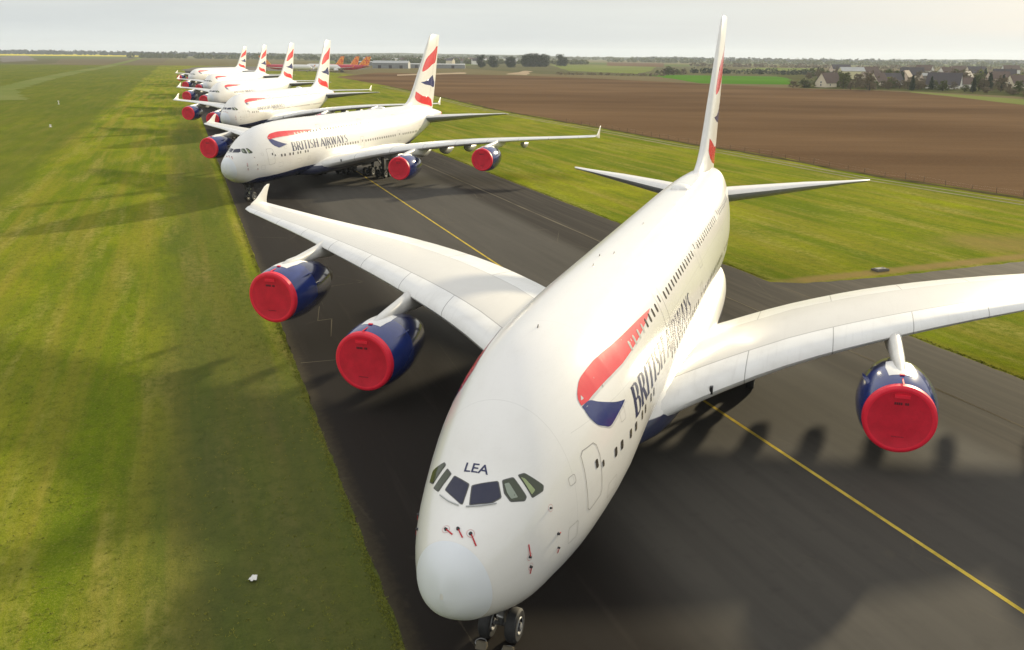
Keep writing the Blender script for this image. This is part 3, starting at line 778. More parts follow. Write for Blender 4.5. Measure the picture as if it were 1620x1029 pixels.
for sd in (1, -1):
    for (s_, y_, nw, L) in ((33.9, 6.2, 2, 1.7), (36.9, 2.65, 3, 1.65)):
        mb = MB(); mb.tube((-s_, sd*y_, .8), (-s_, sd*(y_ - .1), 3.9), .26, .3); mb.tube((-(s_ - L*(nw-1)/2), sd*y_, .75), (-(s_ + L*(nw-1)/2), sd*y_, .75), .16)
        mb.tube((-s_, sd*y_, 1.6), (-(s_ + 1.6), sd*(y_ - .8), 3.5), .1); mb.tube((-s_, sd*y_, 1.6), (-s_, sd*(y_ - 1.4), 3.5), .1)
        for k in range(nw):
            x_ = -(s_ + L * (k - (nw-1)/2)); mb.tube((x_, sd*y_ - .75, .7), (x_, sd*y_ + .75, .7), .1)
        g_ = mb.build('main_gear', M['gearpaint'], root, smooth=40)
        for k in range(nw):
            for e in (-.66, .66): wheel((-(s_ + L * (k - (nw-1)/2)), sd*y_ + e, .70), .70, .5, g_)
        mb = MB(); mb.box((-s_ - .3, sd*(y_ + 1.15 if nw == 2 else y_ - 1.25), 2.3), (2.6 if nw == 2 else 3.6, .06, 1.5)); mb.build('gear_door', M['dark'], root)

# ------------------------------------------------------------------ place the six
POSES = [(-3.695, 22.038, -1.835), (-47.311, 119.637, -1.841), (-83.38, 213.4, -1.675), (-125.2, 309.9, -1.689), (-172.99, 424.1, -1.661), (-235.1, 554.8, -1.726)]
LBL = ['nearest white airliner, nose toward the camera, LEA above its cockpit windows',
       'second nearest white airliner, its whole flank with BRITISH AIRWAYS in view',
       'third nearest white airliner, right behind the second one',
       'fourth nearest white airliner of the parked row',
       'second farthest white airliner of the parked row',
       'farthest and smallest white airliner at the end of the parked row']
planes = []
for i, (x, y, yaw) in enumerate(POSES):
    if i == 0: o = root
    else:
        skip = {'registration_lettering'}
        if i >= 3: skip |= {'access_panel', 'cabin_window', 'door', 'probe_cover', 'blade_antenna', 'wiper', 'rudder_seam', 'antenna_fairing'}
        o = copy_tree(root, None, skip)
    planes.append((o, x, y, yaw, LBL[i]))
for o, x, y, yaw, lb in planes:
    o.location = (x, y, 0); o.rotation_euler = (0, 0, yaw); tag(o, lb, 'airliner', 'white airliners stored in a row on the taxiway')

# ================================================================== the setting
UX, UY = .917, .399
def W(u, v, z=0): return (UX * u - UY * v, UY * u + UX * v, z)
def uv_nodes(g):
    x, y, z = g.sep(g.obj())
    u = g.math('MULTIPLY_ADD', x, UX, g.math('MULTIPLY', y, UY)); v = g.math('MULTIPLY_ADD', x, -UY, g.math('MULTIPLY', y, UX))
    c = g.n('ShaderNodeCombineXYZ'); g.put(c.inputs[0], u); g.put(c.inputs[1], v); return u, v, c.outputs[0]

def grass_mat():
    m, nt, b = mat('airfield_grass', (.1, .12, .02), 1, 0, 0); g = NT(nt)
    u, v, c = uv_nodes(g)
    wob = g.math('MULTIPLY_ADD', g.noise(c, .02, 3), 8, -4)
    big = g.noise(g.map(c, (1, .35, 1)), .035, 4); mid = g.noise(g.map(c, (1, .3, 1)), .22, 5, .6)
    fine = g.noise(g.map(c, (1, .7, 1)), 1.6, 6, .75); vf = g.noise(c, 7.5, 4, .8)
    stripe = g.noise(g.map(c, (1, .035, 1)), .42, 4, .6)
    green, yel, dry, dk = (.098, .145, .010), (.27, .29, .012), (.34, .28, .085), (.052, .075, .010)
    base = g.mix(g.ramp(big, (.35, 0.), (.65, 1.)), green, yel)
    base = g.mix(g.ramp(mid, (.40, 0.), (.62, .8)), base, green)
    base = g.mix(g.ramp(stripe, (.44, 0.), (.66, .75)), base, (.25, .215, .032))
    # trampled dry streaks running with the taxiway
    dm = g.math('MULTIPLY', g.ramp(g.noise(g.map(c, (1, .09, 1), 0, (3, 9, 0)), .33, 5, .65), (.50, 0.), (.66, 1.)), g.ramp(fine, (.40, .15), (.62, 1.)))
    base = g.mix(g.math('MULTIPLY', dm, .75), base, dry)
    base = g.mix(g.ramp(fine, (.36, .40), (.55, 0.)), base, dk)
    base = g.mix(g.ramp(vf, (.52, 0.), (.70, .6)), base, (.27, .245, .06))
    base = g.mix(g.ramp(vf, (.30, .55), (.46, 0.)), base, (.028, .040, .010))
    gr2 = g.noise(c, 19, 3, .8); base = g.mix(g.ramp(gr2, (.55, 0.), (.75, .5)), base, (.32, .29, .08)); base = g.mix(g.ramp(gr2, (.28, .5), (.45, 0.)), base, (.03, .042, .012))
    # darker grey-green strip beside the taxiway, brighter edge next to it
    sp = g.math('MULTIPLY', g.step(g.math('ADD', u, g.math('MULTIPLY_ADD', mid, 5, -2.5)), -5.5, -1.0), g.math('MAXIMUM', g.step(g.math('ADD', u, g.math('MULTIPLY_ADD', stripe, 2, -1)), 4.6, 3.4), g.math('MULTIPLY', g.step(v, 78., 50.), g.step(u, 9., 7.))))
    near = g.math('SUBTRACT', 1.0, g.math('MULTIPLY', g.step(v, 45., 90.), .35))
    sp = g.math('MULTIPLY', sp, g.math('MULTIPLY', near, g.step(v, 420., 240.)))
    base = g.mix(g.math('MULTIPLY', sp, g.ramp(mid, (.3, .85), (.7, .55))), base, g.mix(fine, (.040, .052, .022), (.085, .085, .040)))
    # duller, older sward beyond the mown strip
    uw = g.math('ADD', u, wob)
    dull = g.step(uw, -23.0, -27.0)
    base = g.mix(g.math('MULTIPLY', dull, .62), base, (.085, .105, .020))
    # right-hand side: mowing swaths, browner patch by the side road
    px, py, _ = g.sep(g.obj())
    dx = g.math('MULTIPLY', g.math('SUBTRACT', px, 52.0), 1 / 13.); dy = g.math('MULTIPLY', g.math('SUBTRACT', py, 99.0), 1 / 7.5)
    r = g.math('SQRT', g.math('ADD', g.math('MULTIPLY', dx, dx), g.math('MULTIPLY', dy, dy)))
    r = g.math('ADD', r, g.math('MULTIPLY_ADD', mid, 1.6, -.8))
    base = g.mix(g.math('MULTIPLY', g.step(r, 1.1, .3), .6), base, g.mix(fine, (.19, .125, .055), (.30, .22, .08)))
    eg = g.step(g.math('ABSOLUTE', g.math('ADD', g.math('SUBTRACT', v, 65.2), g.math('MULTIPLY_ADD', fine, 1.6, -.8))), 1.6, .4)
    eg = g.math('MULTIPLY', eg, g.step(u, 48.0, 53.0)); base = g.mix(g.math('MULTIPLY', eg, .7), base, (.27, .18, .08))
    # far patchwork of fields
    vo = g.n('ShaderNodeTexVoronoi'); g.put(vo.inputs[0], g.map(c, (1, .35, 1))); vo.inputs['Scale'].default_value = .0026
    cx, cy, cz = g.sep(vo.outputs['Color'])
    fld = g.ramp(cx, (.0, (.055, .10, .018)), (.22, (.13, .15, .03)), (.42, (.17, .125, .075)), (.55, (.06, .12, .02)), (.70, (.20, .19, .10)), (.85, (.15, .11, .07)), (1., (.045, .07, .02)))
    fld = g.mix(.35, fld, g.mix(g.noise(g.map(c, (1, .2, 1)), .01, 4), (.04, .06, .02), (.18, .17, .09)))
    far = g.math('MAXIMUM', g.step(g.math('SUBTRACT', g.math('MULTIPLY', u, 1.0), 0), 150., 170.), g.step(v, 1500., 1560.))
    base = g.mix(far, base, fld)
    g.put(b.inputs['Base Color'], base)
    h = g.math('ADD', g.math('MULTIPLY', fine, .8), g.math('MULTIPLY', vf, .5)); h = g.math('ADD', h, mid)
    g.put(b.inputs['Normal'], g.bump(h, .55, .16)); return m
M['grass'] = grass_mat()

def asphalt_mat(edge=True):
    m, nt, b = mat('old_asphalt', (.05, .05, .05), .85, 0, .07); g = NT(nt)
    u, v, c = uv_nodes(g)
    n1 = g.noise(g.map(c, (1, .25, 1)), .12, 5, .6); n2 = g.noise(g.map(c, (1, .05, 1)), .9, 5, .6); n3 = g.noise(c, 2.2, 6, .7); n4 = g.noise(c, 16, 3, .8)
    uw = g.math('ADD', u, g.math('MULTIPLY_ADD', n1, 1.6, -.8))
    cen = g.math('MULTIPLY', g.step(uw, 13.0, 17.5), g.step(uw, 39.5, 37.0))
    base = g.mix(cen, g.mix(n1, (.013, .011, .0098), (.025, .0205, .0165)), g.mix(n1, (.058, .054, .047), (.078, .071, .060)))
    base = g.mix(g.ramp(n2, (.42, .0), (.70, .28)), base, (.024, .022, .020))
    base = g.mix(g.ramp(n2, (.28, .16), (.44, .0)), base, (.080, .072, .060))
    side = g.math('MULTIPLY', g.step(uw, 37.5, 40.), g.ramp(g.noise(g.map(c, (1, .02, 1), 0, (7, 0, 0)), 1.3, 4, .6), (.46, 0.), (.62, .55)))
    base = g.mix(side, base, (.055, .046, .036))
    base = g.mix(g.ramp(g.noise(c, 1.0, 2, .5), (.60, 0.), (.74, .14)), base, (.018, .017, .016))
    base = g.mix(g.ramp(n3, (.56, 0.), (.85, .10)), base, (.05, .043, .034))
    base = g.mix(g.ramp(n4, (.5, 0.), (.85, .10)), base, (.06, .056, .05))
    # paving joints along and across, weathered
    def joint(coord, per, off, wd):
        f = g.math('FRACT', g.math('MULTIPLY', g.math('ADD', coord, off), 1 / per)); return g.math('LESS_THAN', f, wd / per)
    j = g.math('MULTIPLY', joint(uw if False else g.math('ADD', u, g.math('MULTIPLY_ADD', n3, .10, 0)), 3.75, 1.2, .06), g.ramp(n1, (.52, 0.), (.66, .25)))
    cr_ = g.n('ShaderNodeTexVoronoi', feature='DISTANCE_TO_EDGE'); g.put(cr_.inputs[0], g.map(c, (1, .4, 1))); cr_.inputs['Scale'].default_value = .22
    dist = g.math('ADD', cr_.outputs[0], g.math('MULTIPLY_ADD', n3, .05, -.028))
    ck = g.math('MULTIPLY', g.math('LESS_THAN', dist, .004), g.ramp(n1, (.52, 0.), (.60, .35)))
    base = g.mix(ck, base, (.10, .085, .06))
    # earth blown in at the edge
    ed = g.math('ADD', g.step(g.math('ADD', u, g.math('MULTIPLY_ADD', n3, 1.2, -.6)), 6.1, 5.0), g.step(g.math('ADD', u, g.math('MULTIPLY_ADD', n3, 1.2, -.6)), 48.5, 49.5))
    if edge: base = g.mix(g.math('MULTIPLY', ed, .6), base, (.075, .062, .036))
    g.put(b.inputs['Base Color'], base)
    g.put(b.inputs['Normal'], g.bump(n4, .05, .005)); return m
M['asphalt'] = asphalt_mat(); M['asphalt2'] = asphalt_mat(False)
def soil_mat():
    m, nt, b = mat('ploughed_soil', (.2, .13, .08), 1, 0, 0); g = NT(nt); co = g.obj()
    n1 = g.noise(g.map(co, (.45, 1, 1), .35), .012, 3); n2 = g.noise(g.map(co, (.12, 1, 1), .12), .22, 5, .6); n3 = g.noise(co, 1.1, 5, .7)
    base = g.mix(g.ramp(n1, (.32, 0.), (.68, 1.)), (.090, .055, .031), (.170, .108, .060))
    base = g.mix(g.ramp(n2, (.40, 0.), (.65, .22)), base, (.075, .043, .022))
    base = g.mix(g.ramp(n3, (.45, 0.), (.75, .35)), base, (.19, .12, .06))
    g.put(b.inputs['Base Color'], base); g.put(b.inputs['Normal'], g.bump(g.math('ADD', n3, n2), .6, .15)); return m
M['soil'] = soil_mat()
def patchy(name, a, bb, sc=.05, rough=.95, st=(1, 1, 1), fine=.6, bump=0):
    m, nt, b = mat(name, a, rough, 0, 0); g = NT(nt); co = g.obj()
    n = g.noise(g.map(co, st), sc, 5); n2 = g.noise(co, fine, 5, .7)
    g.put(b.inputs['Base Color'], g.mix(g.ramp(n2, (.45, 0.), (.75, .3)), g.ramp(n, (.3, a), (.7, bb)), tuple(x * .6 for x in a)))
    if bump: g.put(b.inputs['Normal'], g.bump(n2, bump, .1))
    return m
M['yline'] = patchy('worn_yellow_paint', (.34, .25, .045), (.60, .45, .08), .9, .7, fine=9)
M['oldline'] = patchy('faded_line', (.115, .10, .075), (.17, .15, .11), .3, .85, fine=4)
M['bright_crop'] = patchy('young_crop', (.060, .155, .012), (.085, .19, .02), .01)
M['pale_crop'] = patchy('pale_crop', (.12, .16, .035), (.19, .20, .07), .008)
M['rape'] = patchy('rapeseed_bloom', (.50, .44, .01), (.62, .52, .02), .01)
M['sand'] = patchy('bare_sandy_ground', (.30, .23, .15), (.42, .33, .23), .03)
M['old_concrete'] = patchy('old_concrete', (.13, .12, .105), (.21, .195, .17), .02)
M['track'] = patchy('pale_track', (.20, .185, .10), (.30, .27, .17), .2)
M['ditch'] = patchy('rough_field_margin', (.05, .045, .02), (.13, .10, .05), .3)

def sheet(name, pts, z, m, wob=0, seg=None, label=None, kind='structure'):
    P = [Vector((p[0], p[1], 0)) for p in pts]; out = []
    for i in range(len(P)):
        a, b = P[i], P[(i + 1) % len(P)]; L = (b - a).length; k = max(1, int(L / seg)) if seg else 1; nn = (b - a).normalized().orthogonal()
        nn = Vector((-(b - a).normalized().y, (b - a).normalized().x, 0))
        for j in range(k):
            q = a.lerp(b, j / k)
            if wob and j: q = q + nn * (rnd.random() - .5) * 2 * wob
            out.append((q.x, q.y, z))
    bm = bmesh.new(); f = bm.faces.new([bm.verts.new(q) for q in out]); bmesh.ops.triangulate(bm, faces=[f])
    bmesh.ops.recalc_face_normals(bm, faces=bm.faces)
    if sum(f.normal.z for f in bm.faces) < 0: bmesh.ops.reverse_faces(bm, faces=bm.faces)
    me = bpy.data.meshes.new(name); bm.to_mesh(me); bm.free(); me.materials.append(m)
    o = bpy.data.objects.new(name, me); COL.objects.link(o)
    if kind: o['kind'] = kind
    if label: o['label'] = label
    return o
def band(name, pts, wd, z, m, wob=0, **k):
    """ribbon of constant width along a polyline, edges slightly uneven"""
    P = [Vector((p[0], p[1], 0)) for p in pts]; Q = []
    for i in range(len(P) - 1):
        L = (P[i+1] - P[i]).length; n = max(1, int(L / 4)) if wob else 1
        for j in range(n): Q.append(P[i].lerp(P[i+1], j / n))
    Q.append(P[-1]); L_, R_ = [], []
    for i, q in enumerate(Q):
        d = (Q[min(i+1, len(Q)-1)] - Q[max(i-1, 0)]).normalized(); n_ = Vector((-d.y, d.x, 0))
        L_.append(q + n_ * (wd / 2 + (rnd.random() - .5) * wob)); R_.append(q - n_ * (wd / 2 + (rnd.random() - .5) * wob))
    mb = MB(); n = len(Q)
    mb.add([(*p.xy, z) for p in L_] + [(*p.xy, z) for p in R_], [(i, i+1, n+i+1, n+i) for i in range(n-1)])
    o = mb.build(name, m); o['kind'] = 'structure'
    return o

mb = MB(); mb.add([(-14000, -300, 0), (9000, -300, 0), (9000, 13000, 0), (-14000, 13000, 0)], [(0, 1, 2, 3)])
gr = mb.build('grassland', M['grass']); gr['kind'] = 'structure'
sheet('taxiway', [W(5.2, -40), W(49.2, -40), W(49.3, 300), W(49, 1140), W(7.0, 1140), W(5.2, 300)], .012, M['asphalt'], .07, .8)
sheet('side_road', [W(48.9, 59.0), W(62, 59.3), W(150, 59.4), W(150, 63.6), W(62, 63.4), W(52, 64.2), W(48.9, 66.0)], .008, M['asphalt2'], .18, 1.2)
band('taxi_line', [W(27.55, -30), W(27.55, 300), W(27.5, 1135)], .22, .018, M['yline'], .02)
band('edge_line', [W(42.9, -10), W(42.4, 60), W(41.4, 170), W(41.2, 400)], .22, .018, M['oldline'], .14)
for a, b in (((-18.4, 56.1), (-16.2, 56.8)), ((-21.0, 70.1), (-20.0, 66.0)), ((-20.0, 66.0), (-19.0, 66.6)), ((-19.0, 66.4), (-17.9, 62.0)), ((-37.0, 98.7), (-32.5, 98.2))):
    band('crack_filler', [a, b], .07, .019, M['oldline'], .05)
EDGE = [(-118, 589), (-70.5, 466.3), (-29.5, 350), (-1.5, 286.0), (10.2, 261.9), (30.8, 214.4), (39.5, 199.2), (56.6, 158.4), (70.1, 135.0), (100, 84)]
FAR = [(420, 200), (214.2, 426.4), (217.6, 522.2), (215.8, 576.7), (200.8, 604.8), (166.5, 618.9), (98.5, 725.9), (31.8, 840.0), (-43.1, 940.3), (-142.1, 990.9), (-218.5, 1025.5), (-213.3, 813.5)]
sheet('ploughed_field', EDGE + FAR, .03, M['soil'], .8, 12)
band('field_margin', [(x - 1.1, y - .5) for x, y in EDGE], 2.0, .045, M['ditch'], 1.0)
for off in (4.0, 6.2): band('farm_track', [(x - off, y - off * .55) for x, y in EDGE], .75, .04, M['track'], .3)
band('farm_track', [(-240, 380), (-302.5, 476.0), (-390.7, 665), (-507.3, 930), (-600, 1155), (-867.1, 1760), (-1643.1, 3500)], 15, .03, M['pale_crop'], 4)
sheet('crop_field', [(84.7, 1064.3), (271.8, 1015.0), (186.0, 720.6), (103.9, 727.6)], .03, M['bright_crop'], 2, 30)
sheet('crop_field', [(-50.6, 2026.6), (197.3, 2118.1), (117.0, 1354.1), (79.8, 1099.1), (-5.2, 1282.0)], .03, M['pale_crop'], 2, 30)
sheet('ploughed_field', [(118.2, 3153.2), (296.0, 2961.3), (187.3, 1870.4), (75.5, 2009.6)], .05, M['soil'], 2, 40)
sheet('crop_field', [(393.2, 1924.3), (525.9, 1920.6), (420.2, 1533.2), (266.2, 1506.0)], .03, M['pale_crop'], 2, 30)
sheet('grass_verge', [(214.2, 426.4), (217.6, 522.2), (215.8, 576.7), (222, 596), (245, 490), (262, 400), (420, 200)], .05, M['pale_crop'], .6, 10)
sheet('rapeseed_field', [(-2259, 3594), (-5479, 7600), (-6400, 10800), (-2700, 5500), (-1735, 3773)], .06, M['rape'], 5, 200)
sheet('bare_ground', [(-181.8, 938.7), (-127.7, 1093.1), (-119.3, 1002.1), (-171.2, 883.7)], .05, M['sand'], 3, 20)
sheet('bare_ground', [(-74.2, 1006.4), (-64.1, 1247.2), (-55.3, 1209.8), (-48.1, 967.5)], .05, M['sand'], 3, 30)
sheet('hardstand', [(-442.8, 1023.6), (-520, 1250), (-540, 1390), (-360, 1400), (-280, 1290), (-300, 1080)], .05, M['old_concrete'], 4, 40)
sheet('hardstand', [(-985.2, 1563.9), (-1829.2, 2908.8), (-2267.0, 3780.5), (-1126.9, 1917.1)], .05, M['old_concrete'], 4, 40)

# hills on the horizon ---------------------------------------------------
def hills():
    rr = random.Random(3); mb = MB(); n = 260; rows = [(6200, 0), (6900, .6), (7600, 1), (8600, .8), (9600, .3)]
    ph = [rr.random() * 6 for _ in range(8)]
    def hh(a, k):
        s = sum(math.sin(a * f * 9 + ph[i] + k * .7) * w_ for i, (f, w_) in enumerate(((1, 7), (2.3, 4), (4.7, 2.5), (9, 1.2), (21, .8), (47, .5))))
        return 17 + s
    for k, (R_, q) in enumerate(rows):
        for i in range(n):
            a = math.radians(-58 + 108 * i / (n - 1)); mb.v.append((R_ * math.sin(a), R_ * math.cos(a), -.4 + q * max(3, hh(a, k))))
    for k in range(len(rows) - 1):
        for i in range(n - 1): mb.f.append((k*n+i, k*n+i+1, (k+1)*n+i+1, (k+1)*n+i)); mb.mi.append(0)
    o = mb.build('hills', patchy('wooded_hills', (.03, .045, .02), (.09, .10, .05), .0025, st=(1, .3, 1), fine=.02), smooth=60); o['kind'] = 'structure'
hills()

# ------------------------------------------------------------------ vegetation
def leaf_mat(name, a, b_, trans=.25):
    m, nt, b = mat(name, a, .7, 0, .2); g = NT(nt)
    oi = g.n('ShaderNodeObjectInfo').outputs['Random']; n = g.noise(g.obj(), .9, 4)
    c = g.mix(g.ramp(n, (.3, 0.), (.7, 1.)), a, b_); c = g.mix(g.math('MULTIPLY', oi, .35), c, tuple(x * .55 for x in b_))
    g.put(b.inputs['Base Color'], c); return m
M['leaf_dark'] = leaf_mat('conifer_foliage', (.012, .028, .014), (.030, .050, .020))
M['leaf_bare'] = leaf_mat('budding_twigs', (.13, .10, .06), (.20, .155, .085))
M['leaf_green'] = leaf_mat('spring_foliage', (.07, .09, .022), (.13, .145, .04))
M['leaf_bright'] = leaf_mat('fresh_yellow_green_foliage', (.17, .20, .03), (.26, .27, .05))
M['bark'] = simple('bark', (.06, .05, .04), .9, var=.3)

def tree_meshes(kind, seed, leaf, h=1.0):
    """unit-height tree: returns trunk mesh and crown mesh"""
    rr = random.Random(seed); mb = MB(); tips = []
    top = .8 if kind != 'conifer' else .92
    mb.tube((0, 0, -.03), (.01, 0, top * .55), .028, .018, 7); mb.tube((.01, 0, top * .55), (0, .01, top), .018, .006, 6)
    nb = 13
    for i in range(nb):
        t = .22 + .62 * i / nb; a = i * 2.4 + rr.random(); L = (.26 if kind != 'conifer' else .20) * (1.15 - t) + .05
        p = Vector((.01, 0, t)); q = p + Vector((math.cos(a) * L, math.sin(a) * L, .13 if kind != 'conifer' else .02)); tips.append(q)
        mb.tube(p, q, .010, .003, 5)
    tr = mb.mesh('trunk', M['bark'], 60)
    mc = MB(); mc.nofix = True
    if kind == 'conifer':
        cl = [(Vector((rr.gauss(0, .02), rr.gauss(0, .02), .14 + .80 * i / 22)), .20 * (1 - (i / 22)) ** .75 + .035) for i in range(23)]
    else:
        cl = [(q + Vector((rr.gauss(0, .03), rr.gauss(0, .03), rr.gauss(0, .03))), .085 + .05 * rr.random()) for q in tips]
        cl += [(Vector((rr.gauss(0, .15), rr.gauss(0, .15), .40 + .48 * rr.random())), .07 + .07 * rr.random()) for _ in range(12)]
        cl += [(Vector((rr.gauss(0, .19), rr.gauss(0, .19), .12 + .35 * rr.random())), .09 + .07 * rr.random()) for _ in range(14)]
    if kind == 'dense':
        cl = [(Vector((rr.gauss(0, .09), rr.gauss(0, .09), .10 + .78 * rr.random() ** .9)), .17 + .06 * rr.random()) for _ in range(34)]
    N = 2600
    for _ in range(N):
        c, r = rr.choice(cl); d = Vector((rr.gauss(0, 1), rr.gauss(0, 1), rr.gauss(0, 1))).normalized()
        p = c + d * r * (.45 + .6 * rr.random()) * (Vector((1, 1, .55)) if kind == 'conifer' else Vector((1, 1, .8))) if False else c + Vector((d.x, d.y, d.z * (.45 if kind == 'conifer' else .8))) * r * (.45 + .6 * rr.random())
        if p.z < .03: p.z = .03 + rr.random() * .05
        n_ = (d + Vector((rr.gauss(0, .5), rr.gauss(0, .5), rr.gauss(0, .5) + .2))).normalized(); a = n_.orthogonal().normalized(); b = n_.cross(a)
        s = (.018 + .020 * rr.random()) * (1.0 if leaf != 'leaf_bare' else .8)
        an = rr.random() * 6.3; a2 = a * math.cos(an) + b * math.sin(an); b2 = n_.cross(a2)
        mc.add([p + a2*s, p + b2*s*.7, p - a2*s, p - b2*s*.7], [(0, 1, 2, 3)])
    return tr, mc.mesh('crown', M[leaf])
TV = {}
for key, kind, leaf in (('conifer', 'conifer', 'leaf_dark'), ('cypress', 'dense', 'leaf_dark'), ('bare', 'round', 'leaf_bare'), ('green', 'round', 'leaf_green'), ('bright', 'round', 'leaf_bright'), ('bush', 'round', 'leaf_green')):
    TV[key] = [tree_meshes(kind, 11 * i + len(key), leaf) for i in range(3)]
def tree(key, x, y, h, wd, name, label, cat, group):
    tr, cr_ = rnd.choice(TV[key]); t = empty(name, (x, y, 0), rnd.random() * 6, label, cat, group)
    t.scale = (h * wd, h * wd, h)
    a = bpy.data.objects.new('trunk', tr); b = bpy.data.objects.new('crown', cr_)
    for o_ in (a, b): COL.objects.link(o_); o_.parent = t
    return t
for i, (x, y, h, wd) in enumerate([(-153.7, 1515, 18, 1.2), (-133.9, 1530, 16.5, 1.5), (-108.7, 1549, 16, 1.35), (-101.5, 1552, 14.5, 1.2), (-87, 1653, 18, 1.3), (-79, 1660, 20, 1.4), (-70.6, 1667, 21, 1.4), (-60, 1675, 20, 1.4), (-51.3, 1682, 18.5, 1.4), (-23.9, 1821, 20, 1.3), (-15.5, 1821, 15, 1.3)]):
    tree('cypress', x, y, h * 1.2, wd, 'evergreen_tree', 'dark round evergreen standing in the broken row beyond the ploughed field', 'tree', 'dark evergreens in a broken row')
for i, (x, y, h) in enumerate([(104, 1038, 8), (110, 1041, 10), (115.8, 1043.6, 9), (122, 1060, 7), (133, 1088, 7), (100, 1071, 5)]):
    tree('green' if i % 2 else 'bare', x, y, h, 1.6, 'bush', 'bushy tree in the small clump left of the bright green crop', 'bush', 'clump of bushes by the bright green crop')
sheet('village_ground', [(160, 640), (222, 600), (300, 440), (700, 700), (900, 1700), (300, 1500), (215, 900)], .045, patchy('garden_ground', (.045, .058, .016), (.11, .10, .045), .03), 4, 30)
# ------------------------------------------------------------------ village
M['render_cream'] = simple('cream_render', (.78, .68, .52), .85, var=.08)
M['render_white'] = simple('white_render', (.82, .79, .73), .85, var=.08)
M['render_yellow'] = simple('yellow_render', (.74, .68, .40), .85, var=.08)
M['render_pink'] = simple('pinkish_render', (.68, .54, .44), .85, var=.08)
M['tile_brown'] = simple('brown_roof_tiles', (.115, .075, .058), .8, var=.25, sc=2)
M['tile_dark'] = simple('dark_slate_roof', (.060, .050, .055), .7, var=.25, sc=2)
M['tile_pale'] = simple('pale_sheet_roof', (.42, .42, .40), .6, var=.15, sc=1)
M['pane'] = mat('house_glass', (.03, .035, .045), .08, 0, .8)[0]
M['shutter'] = simple('painted_window_frame', (.6, .6, .58), .6)
def house(name, x, y, wd, dp, hw, hr, rz, wm, rm, label, group=None, win=2, chim=True, cat='house'):
    t = empty(name, (x, y, 0), rz, label, cat, group)
    mb = MB(); a, b = wd / 2, dp / 2       # ridge along local x, gables at +-x
    V = [(-a,-b,0),(a,-b,0),(a,b,0),(-a,b,0),(-a,-b,hw),(a,-b,hw),(a,b,hw),(-a,b,hw),(-a,0,hw+hr),(a,0,hw+hr)]
    mb.add(V, [(0,1,5,4),(2,3,7,6),(1,2,6,9,5),(3,0,4,8,7)]); mb.build('wall', wm, t)
    mb = MB(); e = .35; dz = hr * e / b
    for sg in (-1, 1):
        P = [(-a-e, sg*(b+e), hw-dz), (a+e, sg*(b+e), hw-dz), (a+e, 0, hw+hr+.02), (-a-e, 0, hw+hr+.02)]
        mb.add(P + [(p[0], p[1], p[2] + .18) for p in P], [(0,1,2,3),(7,6,5,4),(0,4,5,1),(1,5,6,2),(2,6,7,3),(3,7,4,0)])
    rf = mb.build('roof', rm, t)
    if chim:
        mb = MB(); mb.box((a * .55, .3, hw + hr + .3), (.7, .5, 1.4)); mb.box((a * .55, .3, hw + hr + 1.06), (.8, .6, .12)); mb.build('chimney', M['tile_brown'], rf)
    for k in range(win):
        xx = -a + wd * (k + .5) / win
        fr = MB(); fr.box((xx, -b - .03, hw * .5), (1.25, .08, 1.35)); f = fr.build('window', M['shutter'], t)
        pn = MB(); pn.box((xx, -b - .075, hw * .5), (1.0, .03, 1.1)); pn.build('pane', M['pane'], f)
    for zz in (hw * .5, hw * 1.05):
        fr = MB(); fr.box((-a - .03, -.2, zz), (.08, 1.15, 1.25)); f = fr.build('window', M['shutter'], t)
        pn = MB(); pn.box((-a - .075, -.2, zz), (.03, .9, 1.0)); pn.build('pane', M['pane'], f)
    if name == 'house':
        mb = MB(); mb.box((a * .4, -b - .04, 1.05), (1.0, .09, 2.1)); mb.build('door', M['tile_brown'], t)
    return t
